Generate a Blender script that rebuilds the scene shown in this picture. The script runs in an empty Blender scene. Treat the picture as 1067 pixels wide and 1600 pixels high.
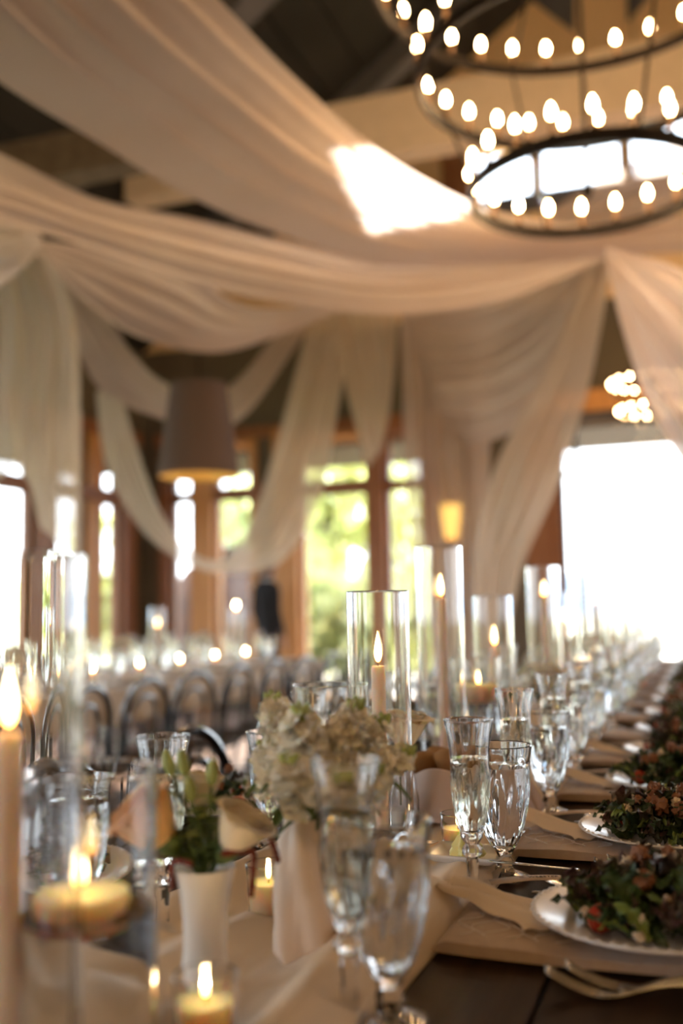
import bpy, math, random
from mathutils import Vector, Matrix, noise
random.seed(7)
PI = math.pi
scn = bpy.context.scene
COL = scn.collection
# ------------------------------------------------------------------ camera
PITCH, ROLL, CAMZ = math.radians(5.55), 0.018, 1.12
cam_d = bpy.data.cameras.new('camera'); cam = bpy.data.objects.new('camera', cam_d); COL.objects.link(cam)
cam_d.sensor_fit = 'VERTICAL'; cam_d.sensor_height = 36.0; cam_d.sensor_width = 24.0; cam_d.lens = 35.0
cam_d.clip_start = .05; cam_d.clip_end = 300
cam.matrix_world = Matrix.Translation((0, 0, CAMZ)) @ Matrix.Rotation(PI/2 + PITCH, 4, 'X') @ Matrix.Rotation(-ROLL, 4, 'Z')
cam_d.dof.use_dof = True; cam_d.dof.focus_distance = 1.36; cam_d.dof.aperture_fstop = 1.75
scn.camera = cam
# ------------------------------------------------------------------ world, sun, exposure
SA, CA = math.sin(math.radians(20)), math.cos(math.radians(20))
def R(u, v, z=0.0):
    """room frame: u runs along the tables, v across them; turned 20 degrees from the view."""
    return Vector((SA*u + CA*v, CA*u - SA*v, z))
RZ = -math.radians(20)
world = bpy.data.worlds.new('sky'); scn.world = world; world.use_nodes = True
wn = world.node_tree; wn.nodes.clear()
wo = wn.nodes.new('ShaderNodeOutputWorld'); bg = wn.nodes.new('ShaderNodeBackground')
tc = wn.nodes.new('ShaderNodeTexCoord'); sx = wn.nodes.new('ShaderNodeSeparateXYZ'); rp = wn.nodes.new('ShaderNodeValToRGB')
rp.color_ramp.elements[0].position = .0; rp.color_ramp.elements[0].color = (.93, .97, 1, 1)
rp.color_ramp.elements[1].position = .8; rp.color_ramp.elements[1].color = (.62, .78, 1, 1)
wn.links.new(tc.outputs['Generated'], sx.inputs[0]); wn.links.new(sx.outputs['Z'], rp.inputs[0])
wn.links.new(rp.outputs[0], bg.inputs[0]); bg.inputs[1].default_value = 3.6; wn.links.new(bg.outputs[0], wo.inputs[0])
SUN_DIR = R(1, -.085, .44).normalized()      # towards the sun
sd = bpy.data.lights.new('sun', 'SUN'); sd.energy = 36.0; sd.angle = math.radians(.6); sd.color = (1, .93, .82)
so = bpy.data.objects.new('sun', sd); COL.objects.link(so); so.rotation_euler = SUN_DIR.to_track_quat('Z', 'Y').to_euler(); so.location = SUN_DIR*30
def portal(c, w, h, normal):                  # guides sky light through a real window opening
    l = bpy.data.lights.new('window_portal', 'AREA'); l.shape = 'RECTANGLE'; l.size = w; l.size_y = h
    l.cycles.is_portal = True
    o = bpy.data.objects.new('window_portal', l); COL.objects.link(o); o.location = c
    z = -normal.normalized(); x = Vector((0, 0, 1)).cross(z).normalized(); y = z.cross(x)
    o.matrix_world = Matrix.Translation(c) @ Matrix((x, y, z)).transposed().to_4x4()
scn.view_settings.view_transform = 'Standard'; scn.view_settings.look = 'None'
scn.view_settings.gamma = 1; scn.view_settings.use_curve_mapping = False
scn.view_settings.exposure = 1.12
cy = scn.cycles
cy.max_bounces = 14; cy.transmission_bounces = 14; cy.transparent_max_bounces = 24; cy.glossy_bounces = 6; cy.diffuse_bounces = 5
cy.use_denoising = True; cy.sample_clamp_indirect = 6; cy.sample_clamp_direct = 0; cy.blur_glossy = .6
try: cy.use_light_tree = True
except Exception: pass

# ------------------------------------------------------------------ placing by sight line
_fw = Vector((0, math.cos(PITCH), math.sin(PITCH))); _r0 = Vector((1, 0, 0)); _u0 = Vector((0, -math.sin(PITCH), math.cos(PITCH)))
_rt = _r0*math.cos(ROLL) - _u0*math.sin(ROLL); _up = _u0*math.cos(ROLL) + _r0*math.sin(ROLL)
def at(x, y, Y):                               # a point of the place, Y metres ahead
    k = _fw + _rt*((x-533.5)/1556) + _up*((800-y)/1556)
    return Vector((0, 0, CAMZ)) + k*(Y/k.y)
# ------------------------------------------------------------------ materials
def nt_new(name):
    m = bpy.data.materials.new(name); m.use_nodes = True; n = m.node_tree; n.nodes.clear()
    out = n.nodes.new('ShaderNodeOutputMaterial'); return m, n, out
def L(n, a, b): n.links.new(a, b)
def ramp(n, fac, stops):
    r = n.nodes.new('ShaderNodeValToRGB'); e = r.color_ramp.elements
    while len(e) < len(stops): e.new(.5)
    for i, (p, c) in enumerate(stops): e[i].position = p; e[i].color = (*c, 1)
    L(n, fac, r.inputs[0]); return r.outputs[0]
def noise_tex(n, scale, stretch=None, detail=4, coord='Object'):
    t = n.nodes.new('ShaderNodeTexCoord'); mp = n.nodes.new('ShaderNodeMapping'); L(n, t.outputs[coord], mp.inputs[0])
    if stretch: mp.inputs['Scale'].default_value = stretch
    x = n.nodes.new('ShaderNodeTexNoise'); x.inputs['Scale'].default_value = scale; x.inputs['Detail'].default_value = detail
    L(n, mp.outputs[0], x.inputs[0]); return x.outputs[0]
def bump(n, fac, strength, dist=.002):
    b = n.nodes.new('ShaderNodeBump'); b.inputs['Strength'].default_value = strength; b.inputs['Distance'].default_value = dist
    L(n, fac, b.inputs['Height']); return b.outputs[0]
def pmat(name, c, rough=.5, metal=0, c2=None, scale=8, stretch=None, bstr=0, spec=.5, sss=0, sssr=(.02, .01, .006), coat=0, emit=None, es=0, trans=0, ior=1.45, bd=.002, lo=.35, hi=.65, sheen=0, randv=0, coord='Object', bscale=None):
    m, n, out = nt_new(name); p = n.nodes.new('ShaderNodeBsdfPrincipled'); L(n, p.outputs[0], out.inputs[0])
    p.inputs['Roughness'].default_value = rough; p.inputs['Metallic'].default_value = metal
    p.inputs['Specular IOR Level'].default_value = spec; p.inputs['IOR'].default_value = ior
    p.inputs['Coat Weight'].default_value = coat; p.inputs['Coat Roughness'].default_value = .06
    p.inputs['Transmission Weight'].default_value = trans; p.inputs['Sheen Weight'].default_value = sheen
    if sss:
        p.inputs['Subsurface Weight'].default_value = sss; p.inputs['Subsurface Radius'].default_value = sssr; p.inputs['Subsurface Scale'].default_value = 1
    c2 = c2 or tuple(min(1, x*.85) for x in c)
    nz = noise_tex(n, scale, stretch, coord=coord)
    col = ramp(n, nz, [(lo, c), (hi, c2)])
    if randv:
        oi = n.nodes.new('ShaderNodeObjectInfo'); mr = n.nodes.new('ShaderNodeMapRange'); L(n, oi.outputs['Random'], mr.inputs[0])
        mr.inputs[3].default_value = 1-randv; mr.inputs[4].default_value = 1+randv
        h = n.nodes.new('ShaderNodeHueSaturation'); L(n, mr.outputs[0], h.inputs['Value']); L(n, col, h.inputs['Color']); col = h.outputs[0]
    L(n, col, p.inputs['Base Color'])
    if bstr:
        bz = noise_tex(n, bscale, stretch) if bscale else nz
        L(n, bump(n, bz, bstr, bd), p.inputs['Normal'])
    if emit: p.inputs['Emission Color'].default_value = (*emit, 1); p.inputs['Emission Strength'].default_value = es
    return m
def glass_mat(name, tint=(1, 1, 1), ior=1.47, rough=0.0, cut=0):
    m, n, out = nt_new(name); g = n.nodes.new('ShaderNodeBsdfGlass'); g.inputs['IOR'].default_value = ior; g.inputs['Roughness'].default_value = rough
    nz = noise_tex(n, 3.0); L(n, ramp(n, nz, [(0, tint), (1, tuple(x*.985 for x in tint))]), g.inputs['Color'])
    if cut:
        v = n.nodes.new('ShaderNodeTexVoronoi'); v.inputs['Scale'].default_value = cut; t = n.nodes.new('ShaderNodeTexCoord'); L(n, t.outputs['Object'], v.inputs[0])
        L(n, bump(n, v.outputs['Distance'], .5, .002), g.inputs['Normal'])
    L(n, g.outputs[0], out.inputs[0]); return m
def pane_mat(name):
    m, n, out = nt_new(name); t = n.nodes.new('ShaderNodeBsdfTransparent'); g = n.nodes.new('ShaderNodeBsdfGlossy'); g.inputs['Roughness'].default_value = .01
    f = n.nodes.new('ShaderNodeFresnel'); ge = n.nodes.new('ShaderNodeNewGeometry'); mr = n.nodes.new('ShaderNodeMapRange'); mr.inputs[3].default_value = 1.3; mr.inputs[4].default_value = 1/1.3; L(n, ge.outputs['Backfacing'], mr.inputs[0]); L(n, mr.outputs[0], f.inputs[0]); mx = n.nodes.new('ShaderNodeMixShader')
    t.inputs[0].default_value = (.97, .98, .98, 1)
    L(n, f.outputs[0], mx.inputs[0]); L(n, t.outputs[0], mx.inputs[1]); L(n, g.outputs[0], mx.inputs[2]); L(n, mx.outputs[0], out.inputs[0]); return m
def cloth_mat(name, c, trans=.35, clear=.15, weave=400, c2=None):
    m, n, out = nt_new(name); d = n.nodes.new('ShaderNodeBsdfDiffuse'); tl = n.nodes.new('ShaderNodeBsdfTranslucent'); tp = n.nodes.new('ShaderNodeBsdfTransparent')
    nz = noise_tex(n, 2.2, (1, 1, 1)); col = ramp(n, nz, [(.3, c), (.7, c2 or tuple(x*.94 for x in c))])
    L(n, col, d.inputs[0]); L(n, col, tl.inputs[0])
    b = bump(n, noise_tex(n, weave, detail=1), .12, .0006); L(n, b, d.inputs['Normal'])
    m1 = n.nodes.new('ShaderNodeMixShader'); m1.inputs[0].default_value = trans; L(n, d.outputs[0], m1.inputs[1]); L(n, tl.outputs[0], m1.inputs[2])
    m2 = n.nodes.new('ShaderNodeMixShader'); m2.inputs[0].default_value = clear; L(n, m1.outputs[0], m2.inputs[1]); L(n, tp.outputs[0], m2.inputs[2])
    L(n, m2.outputs[0], out.inputs[0]); return m
def emit_mat(name, stops, strength, axis='Z'):
    m, n, out = nt_new(name); e = n.nodes.new('ShaderNodeEmission'); t = n.nodes.new('ShaderNodeTexCoord'); s = n.nodes.new('ShaderNodeSeparateXYZ')
    L(n, t.outputs['Generated'], s.inputs[0]); L(n, ramp(n, s.outputs[axis], stops), e.inputs[0]); e.inputs[1].default_value = strength
    L(n, e.outputs[0], out.inputs[0]); return m

M = dict(
 glass=glass_mat('clear_glass'), cut=glass_mat('pressed_glass', (1, 1, 1), 1.5), water=glass_mat('water', (.98, .99, 1), 1.33),
 wine=glass_mat('sparkling_wine', (.985, .975, .90), 1.34), pane=pane_mat('window_glass'),
 wax=pmat('ivory_wax', (.86, .70, .58), .5, c2=(.82, .64, .52), scale=4, sss=.35, sssr=(.03, .016, .008)),
 waxf=pmat('floating_wax', (.93, .66, .42), .5, c2=(.90, .60, .36), scale=4, sss=.6, sssr=(.06, .022, .008)),
 wick=pmat('wick', (.03, .02, .015), .9),
 flame=emit_mat('candle_flame', [(0, (1, .30, .05)), (.22, (1, .52, .14)), (.55, (1, .78, .42)), (1, (1, .62, .22))], 90),
 bulb=emit_mat('bulb_glow', [(0, (1, .55, .20)), (.5, (1, .66, .34)), (1, (1, .55, .20))], 60),
 iron=pmat('black_iron', (.010, .007, .006), .6, 0, c2=(.018, .012, .009), spec=.25, scale=30, bstr=.1),
 tubew=pmat('candle_sleeve', (.25, .14, .07), .6),
 table=pmat('dark_stained_oak', (.020, .012, .008), .30, c2=(.045, .025, .016), scale=3, stretch=(14, .8, 14), bstr=.45, bd=.002, coat=0, spec=.05, ior=1.28, randv=.25, lo=.3, hi=.7),
 tleg=pmat('table_leg_wood', (.07, .04, .025), .4, c2=(.04, .022, .014), scale=4, stretch=(8, 8, 1)),
 floor=pmat('oak_floor', (.12, .055, .025), .3, c2=(.07, .032, .015), scale=3, stretch=(9, .7, 1), bstr=.15, coat=.2, randv=.2),
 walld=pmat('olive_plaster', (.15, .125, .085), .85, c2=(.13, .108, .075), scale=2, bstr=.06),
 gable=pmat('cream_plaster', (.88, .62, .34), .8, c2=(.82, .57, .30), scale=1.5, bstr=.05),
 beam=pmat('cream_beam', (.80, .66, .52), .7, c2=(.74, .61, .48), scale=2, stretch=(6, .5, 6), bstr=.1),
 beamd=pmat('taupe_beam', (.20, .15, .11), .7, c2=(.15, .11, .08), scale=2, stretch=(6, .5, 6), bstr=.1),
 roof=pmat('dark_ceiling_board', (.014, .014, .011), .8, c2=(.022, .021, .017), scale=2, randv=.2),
 slate=pmat('slate_panel', (.13, .13, .14), .7, c2=(.10, .10, .11), scale=3),
 timber=pmat('warm_timber', (.34, .15, .065), .45, c2=(.25, .10, .042), scale=3, stretch=(8, 8, .6), bstr=.15),
 timberl=pmat('honey_timber', (.68, .34, .11), .45, c2=(.55, .26, .08), scale=3, stretch=(8, 8, .6), bstr=.15),
 alu=pmat('dark_window_frame', (.05, .05, .055), .4, .4),
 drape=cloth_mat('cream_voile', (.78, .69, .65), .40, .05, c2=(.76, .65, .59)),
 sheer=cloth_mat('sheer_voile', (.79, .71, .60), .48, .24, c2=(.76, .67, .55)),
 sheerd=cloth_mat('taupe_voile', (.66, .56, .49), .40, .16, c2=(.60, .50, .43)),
 runner=cloth_mat('ivory_gauze', (.93, .81, .68), .22, .02, 900, c2=(.90, .77, .62)),
 napkin=pmat('tan_linen', (.50, .38, .29), .9, c2=(.45, .33, .25), scale=60, bstr=.2, bscale=900, bd=.0004, sheen=.3),
 print=pmat('white_print', (.82, .78, .74), .8),
 basketc=cloth_mat('blush_cloth', (.86, .72, .66), .3, .02, 700),
 porc=pmat('white_porcelain', (.78, .75, .73), .3, c2=(.75, .72, .70), coat=.15),
 milk=pmat('milk_glass', (.86, .78, .70), .25, c2=(.84, .75, .66), coat=.4, sss=.2, sssr=(.02, .015, .01)),
 cer=pmat('matte_cream_ceramic', (.80, .67, .57), .45, c2=(.76, .63, .53), scale=20, bstr=.05),
 silver=pmat('polished_silver', (.72, .68, .62), .13, 1, c2=(.66, .62, .56)),
 paper=pmat('kraft_tag_paper', (.62, .50, .40), .85, c2=(.57, .45, .36), scale=40),
 ink=pmat('ink', (.05, .04, .035), .8),
 butter=pmat('butter', (.86, .80, .36), .4, c2=(.84, .76, .30), sss=.2),
 bread=pmat('bread_crust', (.44, .24, .09), .75, c2=(.28, .13, .045), scale=14, bstr=.5, bd=.004),
 crumb=pmat('bread_crumb', (.72, .56, .34), .9, c2=(.6, .44, .25), scale=60, bstr=.5),
 green=pmat('lettuce_green', (.042, .075, .018), .5, c2=(.022, .045, .012), scale=25, randv=.4, sss=.05),
 lime=pmat('frisee_green', (.20, .27, .07), .5, c2=(.13, .19, .045), scale=25, randv=.3),
 dark=pmat('dark_leaf', (.035, .045, .018), .4, c2=(.06, .022, .025), scale=18, randv=.3),
 red=pmat('tomato_red', (.45, .05, .02), .25, c2=(.35, .03, .015), coat=.4),
 nut=pmat('candied_nut', (.30, .13, .06), .6, c2=(.2, .08, .04), scale=50, bstr=.5),
 feta=pmat('cheese_crumble', (.78, .68, .52), .85, c2=(.68, .56, .42), scale=50, bstr=.4),
 petal=pmat('white_petal', (.90, .86, .78), .6, c2=(.84, .81, .68), scale=30, sss=.15, randv=.12),
 peach=pmat('peach_petal', (.90, .58, .28), .6, c2=(.86, .48, .20), scale=10, sss=.2, randv=.08),
 cream=pmat('cream_petal', (.84, .74, .58), .6, c2=(.80, .68, .50), scale=10, sss=.2, randv=.08),
 stem=pmat('stem_green', (.09, .14, .035), .55, c2=(.055, .09, .025), scale=20),
 bud=pmat('bud_green', (.34, .40, .13), .55, c2=(.24, .31, .09), scale=30, randv=.15),
 amar=pmat('amaranth_red', (.17, .035, .02), .85, c2=(.11, .022, .014), scale=80, bstr=.6),
 chair=pmat('black_lacquered_bentwood', (.014, .013, .014), .22, coat=.5),
 cane=pmat('dark_cane', (.05, .035, .025), .6, scale=200, bstr=.5),
 linen=pmat('white_tablecloth', (.50, .42, .34), .9, c2=(.45, .38, .30), scale=5, sheen=.2),
 shade=pmat('taupe_lampshade', (.15, .10, .08), .9, c2=(.13, .088, .07), scale=300, stretch=(1, 1, .2), bstr=.2),
 gold=pmat('gold_lining', (.75, .48, .12), .35, .6, emit=(1, .6, .15), es=.12),
 scon=pmat('amber_sconce_glass', (.9, .6, .2), .5, emit=(1, .55, .10), es=4),
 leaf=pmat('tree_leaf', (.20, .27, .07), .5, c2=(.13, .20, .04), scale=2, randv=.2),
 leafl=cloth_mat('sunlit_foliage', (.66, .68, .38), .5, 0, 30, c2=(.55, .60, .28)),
 bark=pmat('bark', (.12, .08, .055), .9, c2=(.07, .05, .035), scale=12, stretch=(3, 3, 1), bstr=.6, bd=.02),
 lawn=pmat('lawn', (.07, .08, .03), .95, c2=(.05, .06, .022), scale=4, bstr=.3),
 terr=pmat('terrace_stone', (.06, .05, .042), .85, c2=(.045, .038, .032), scale=3, bstr=.2),
 rock=pmat('red_brown_rock', (.20, .11, .08), .9, c2=(.12, .07, .055), scale=3, bstr=.8, bd=.05),
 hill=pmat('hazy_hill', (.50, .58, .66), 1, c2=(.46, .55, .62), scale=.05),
 skin=pmat('skin', (.50, .30, .22), .55, sss=.1), hair=pmat('dark_hair', (.03, .02, .015), .6, scale=80, stretch=(1, 1, .1)),
 suit=pmat('black_cloth', (.012, .012, .015), .85), shirt=pmat('white_shirt', (.6, .6, .62), .8),
)
# ------------------------------------------------------------------ mesh helpers
class MB:
    def __init__(s): s.v = []; s.f = []
    def add(s, vs, fs):
        o = len(s.v); s.v += [tuple(p) for p in vs]; s.f += [tuple(i+o for i in f) for f in fs]; return s
    def box(s, c, d, rot=None):
        x, y, z = d[0]/2, d[1]/2, d[2]/2
        vs = [Vector(p) for p in ((-x,-y,-z),(x,-y,-z),(x,y,-z),(-x,y,-z),(-x,-y,z),(x,-y,z),(x,y,z),(-x,y,z))]
        if rot: vs = [rot @ p for p in vs]
        vs = [p + Vector(c) for p in vs]
        return s.add(vs, [(0,3,2,1),(4,5,6,7),(0,1,5,4),(1,2,6,5),(2,3,7,6),(3,0,4,7)])
    def lathe(s, prof, seg=32, rf=None, c=(0, 0, 0), close=False, caps=True):
        vs = []; fs = []; n = len(prof)
        for r, z in prof:
            for k in range(seg):
                a = 2*PI*k/seg; rr = r*(rf(a, z) if rf else 1); vs.append((c[0]+rr*math.cos(a), c[1]+rr*math.sin(a), c[2]+z))
        for i in range(n if close else n-1):
            j = (i+1) % n
            for k in range(seg):
                k2 = (k+1) % seg; fs.append((i*seg+k, i*seg+k2, j*seg+k2, j*seg+k))
        if caps and not close:
            if prof[0][0] > 1e-6: fs.append(tuple(reversed(range(seg))))
            if prof[-1][0] > 1e-6: fs.append(tuple((n-1)*seg+k for k in range(seg)))
        return s.add(vs, fs)
    def tube(s, pts, rad, seg=8, caps=True, flat=1.0, closed=False):
        pts = [Vector(p) for p in pts]; n = len(pts); vs = []; fs = []; prev = None
        for i, p in enumerate(pts):
            t = (pts[(i+1) % n]-pts[i-1]) if closed else (pts[min(i+1, n-1)]-pts[max(i-1, 0)])
            if t.length < 1e-9: t = Vector((0, 0, 1))
            t.normalize()
            if prev is None:
                a = Vector((0, 0, 1)) if abs(t.z) < .9 else Vector((1, 0, 0)); x = a.cross(t).normalized()
            else:
                x = (prev - t*prev.dot(t)); x = x.normalized() if x.length > 1e-6 else prev
            prev = x; y = t.cross(x); r = rad[i] if isinstance(rad, (list, tuple)) else rad
            for k in range(seg):
                a = 2*PI*k/seg; vs.append(p + x*math.cos(a)*r + y*math.sin(a)*r*flat)
        for i in range(n if closed else n-1):
            j = (i+1) % n
            for k in range(seg):
                k2 = (k+1) % seg; fs.append((i*seg+k, i*seg+k2, j*seg+k2, j*seg+k))
        if caps and not closed: fs.append(tuple(reversed(range(seg)))); fs.append(tuple((n-1)*seg+k for k in range(seg)))
        return s.add(vs, fs)
    def grid(s, fn, nu, nv):
        vs = [fn(i/nu, j/nv) for i in range(nu+1) for j in range(nv+1)]
        fs = [(i*(nv+1)+j, (i+1)*(nv+1)+j, (i+1)*(nv+1)+j+1, i*(nv+1)+j+1) for i in range(nu) for j in range(nv)]
        return s.add(vs, fs)
    def mesh(s, name, mat, smooth=True):
        me = bpy.data.meshes.new(name); me.from_pydata(s.v, [], s.f); me.materials.append(M[mat] if isinstance(mat, str) else mat)
        if smooth: me.polygons.foreach_set('use_smooth', [True]*len(me.polygons))
        me.update()
        if smooth: me.set_sharp_from_angle(angle=math.radians(32))
        return me
def obj(name, data, parent=None, loc=(0, 0, 0), rot=(0, 0, 0), sc=1):
    o = bpy.data.objects.new(name, data); COL.objects.link(o); o.parent = parent; o.location = loc; o.rotation_euler = rot
    o.scale = (sc, sc, sc) if isinstance(sc, (int, float)) else sc
    return o
def part(name, mb, mat, parent, smooth=True, **k): return obj(name, mb.mesh(name, mat, smooth), parent, **k)
def tag(o, label, cat, group=None):
    o['label'] = label; o['category'] = cat
    if group: o['group'] = group
    return o
def thing(name, label, cat, loc=(0, 0, 0), rz=0, group=None):
    return tag(obj(name, None, None, loc, (0, 0, rz)), label, cat, group)
def dup(root, loc, rz, label, group=None, sc=None):
    def cp(o, par):
        c = o.copy(); COL.objects.link(c); c.parent = par
        for ch in KIDS.get(o.name, [x for x in o.children]): cp(ch, c)
        return c
    r = cp(root, None); r.location = loc; r.rotation_euler = (0, 0, rz); r['label'] = label
    if group: r['group'] = group
    if sc: r.scale = (sc, sc, sc) if isinstance(sc, (int, float)) else sc
    return r
KIDS = {}
def remember(root):
    def w(o):
        KIDS[o.name] = list(o.children)
        for c in KIDS[o.name]: w(c)
    w(root); return root
def struct(name, mb, mat, parent=None, smooth=False):
    o = obj(name, mb.mesh(name, mat, smooth), parent); o['kind'] = 'structure'; return o
ORD = ['nearest', 'second', 'third', 'fourth', 'fifth', 'sixth', 'seventh', 'eighth', 'ninth', 'tenth', 'eleventh', 'twelfth', 'thirteenth', 'fourteenth', 'fifteenth', 'sixteenth', 'seventeenth', 'eighteenth', 'nineteenth', 'twentieth']
def cat_rom(P, t):
    n = len(P)-1; x = min(max(t, 0), .99999)*n; i = int(x); f = x-i
    p0, p1, p2, p3 = P[max(i-1, 0)], P[i], P[i+1], P[min(i+2, n)]
    return .5*((2*p1)+(p2-p0)*f+(2*p0-5*p1+4*p2-p3)*f*f+(3*p1-p0-3*p2+p3)*f**3)

# ================================================================== SETTING
V0, V1, U0, U1, EAVE, SL, RIDGE = -6.4, 7.6, -5.0, 10.5, 4.3, .70, .6
def gz(v): return EAVE + SL*((v-V0) if v < RIDGE else (V1-v))
def wall(name, fr, a0, a1, z0, z1, holes, mat, th=.3, top=None):
    """fr(a, depth, z) -> world; cells around the holes joined into one mesh"""
    mb = MB(); A = sorted({a0, a1, *[h[0] for h in holes], *[h[1] for h in holes]}); Z = sorted({z0, z1, *[h[2] for h in holes], *[h[3] for h in holes]})
    for i in range(len(A)-1):
        for j in range(len(Z)-1):
            ca, cz = (A[i]+A[i+1])/2, (Z[j]+Z[j+1])/2
            if any(h[0] < ca < h[1] and h[2] < cz < h[3] for h in holes): continue
            vs = [fr(a, d, z) for z in (Z[j], Z[j+1]) for d in (0, th) for a in (A[i], A[i+1])]
            mb.add(vs, [(0,2,3,1),(4,5,7,6),(0,1,5,4),(2,6,7,3),(0,4,6,2),(1,3,7,5)])
    if top:
        vs = [fr(a, d, z) for d in (0, th) for a, z in top]; k = len(top)
        mb.add(vs, [tuple(range(k)), tuple(reversed(range(k, 2*k)))] + [(i, i+k, (i+1) % k+k, (i+1) % k) for i in range(k)])
    return struct(name, mb, mat)
fb = lambda a, d, z: R(U1+d, a, z)
fl = lambda a, d, z: R(a, V0-d, z)
fr_ = lambda a, d, z: R(a, V1+d, z)
ff = lambda a, d, z: R(U0-d, a, z)
bwin = [(-6.0, -5.70), (-5.42, -4.93), (-4.33, -3.50), (-3.30, -2.86), (-1.38, 1.2), (1.45, 4.0), (4.4, 6.8)]
bh = [(a, b, .12, 3.12) for a, b in bwin]
cler = [(-2.22, -1.55), (-1.47, -.62), (-.54, .35), (.43, 1.3), (1.38, 2.3)]
ch_ = [(a, b, 5.55, 6.2) for a, b in cler]
lwin = [(-4.4, -2.2), (-1.7, .7), (1.2, 3.6), (4.0, 5.4), (5.75, 8.40), (8.76, 9.30), (9.60, 10.02)]
lh = [(a, b, .12, 3.12) for a, b in lwin]
rwin = [(5.2, 6.6), (7.2, 9.4)]
rh = [(a, b, .3, 3.3) for a, b in rwin]
fwin = [(-5.4, -3.2)]
fh = [(a, b, .3, 3.2) for a, b in fwin]
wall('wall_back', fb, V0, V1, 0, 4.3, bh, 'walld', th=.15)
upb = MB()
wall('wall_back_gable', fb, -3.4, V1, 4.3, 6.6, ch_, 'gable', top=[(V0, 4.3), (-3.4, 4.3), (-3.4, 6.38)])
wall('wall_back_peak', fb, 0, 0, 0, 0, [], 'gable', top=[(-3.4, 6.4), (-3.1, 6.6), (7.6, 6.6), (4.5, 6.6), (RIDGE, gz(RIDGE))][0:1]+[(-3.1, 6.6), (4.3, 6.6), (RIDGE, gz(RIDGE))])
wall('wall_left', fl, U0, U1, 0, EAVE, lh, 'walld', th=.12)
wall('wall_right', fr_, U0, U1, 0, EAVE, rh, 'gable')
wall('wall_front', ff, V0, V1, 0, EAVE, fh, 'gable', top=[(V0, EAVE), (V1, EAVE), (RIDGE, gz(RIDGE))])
# floor of boards
fl_mb = MB(); fl_mb.box((0, 0, -.06), (V1-V0+.6, U1-U0+.6, .1)); c = R((U0+U1)/2, (V0+V1)/2)
fo = struct('floor', fl_mb, 'floor'); fo.location = c; fo.rotation_euler = (0, 0, RZ)
pm = MB().box((0, 0, 0), (.176, 5.1, .012)).mesh('plank', 'floor', False)
for i in range(46):
    for j in range(3):
        obj('plank', pm, fo, (-4.1-2.9+.09+.18*i + .09, -5.2+5.15*j+random.uniform(-.02, .02), -.004))
# sloped ceiling: boards under a slab, rafters
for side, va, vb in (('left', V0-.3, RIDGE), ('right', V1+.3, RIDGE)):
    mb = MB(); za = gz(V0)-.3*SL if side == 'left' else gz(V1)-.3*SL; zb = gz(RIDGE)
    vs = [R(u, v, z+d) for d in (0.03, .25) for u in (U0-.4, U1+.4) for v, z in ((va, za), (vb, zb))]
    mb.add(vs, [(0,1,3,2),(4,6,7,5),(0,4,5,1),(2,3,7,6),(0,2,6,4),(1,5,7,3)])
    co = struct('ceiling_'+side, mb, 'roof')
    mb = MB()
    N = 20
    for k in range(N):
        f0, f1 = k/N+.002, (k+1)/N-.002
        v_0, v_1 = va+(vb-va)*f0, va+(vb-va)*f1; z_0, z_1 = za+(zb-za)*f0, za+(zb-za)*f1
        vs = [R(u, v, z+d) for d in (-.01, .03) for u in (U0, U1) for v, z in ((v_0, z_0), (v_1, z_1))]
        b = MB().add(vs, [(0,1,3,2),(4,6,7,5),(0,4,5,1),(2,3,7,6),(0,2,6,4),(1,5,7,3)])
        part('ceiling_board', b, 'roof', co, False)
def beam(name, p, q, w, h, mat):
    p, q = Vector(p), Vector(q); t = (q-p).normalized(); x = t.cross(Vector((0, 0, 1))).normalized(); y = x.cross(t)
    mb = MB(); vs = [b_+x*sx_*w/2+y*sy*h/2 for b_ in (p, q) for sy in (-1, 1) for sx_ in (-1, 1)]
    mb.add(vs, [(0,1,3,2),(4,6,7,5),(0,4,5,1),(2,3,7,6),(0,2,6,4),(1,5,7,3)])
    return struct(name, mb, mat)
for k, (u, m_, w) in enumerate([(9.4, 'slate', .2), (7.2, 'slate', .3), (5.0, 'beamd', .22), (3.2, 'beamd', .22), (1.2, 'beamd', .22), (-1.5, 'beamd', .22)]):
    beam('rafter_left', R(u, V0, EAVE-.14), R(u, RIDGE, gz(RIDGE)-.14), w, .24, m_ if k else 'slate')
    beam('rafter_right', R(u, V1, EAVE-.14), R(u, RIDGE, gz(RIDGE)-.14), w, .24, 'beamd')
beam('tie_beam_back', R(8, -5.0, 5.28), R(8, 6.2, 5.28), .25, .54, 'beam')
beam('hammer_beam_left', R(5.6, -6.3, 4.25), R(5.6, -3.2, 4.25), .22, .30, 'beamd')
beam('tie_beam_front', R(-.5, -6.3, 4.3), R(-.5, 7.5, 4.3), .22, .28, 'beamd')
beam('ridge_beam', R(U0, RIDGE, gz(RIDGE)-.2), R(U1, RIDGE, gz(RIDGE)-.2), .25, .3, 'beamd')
# slate triangles between the cream boards of the gable
for k, pts in enumerate([[(822, -8), (897, 48), (898, -60)], [(978, -40), (980, 33), (1015, -8)], [(1045, 74), (1067, 52), (1090, 70)]]):
    q = []
    for x, y in pts:
        kx = _fw + _rt*((x-533.5)/1556) + _up*((800-y)/1556); d_ = Vector((SA, CA, 0)); o_ = Vector((0, 0, CAMZ)); tt = (U1-.04-o_.dot(d_))/kx.dot(d_); q.append(o_+kx*tt)
    back = [p+R(.045, 0, 0) for p in q]
    struct('gable_slate_panel', MB().add(q+back, [(0, 1, 2), (5, 4, 3), (0, 3, 4, 1), (1, 4, 5, 2), (2, 5, 3, 0)]), 'slate')
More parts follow.
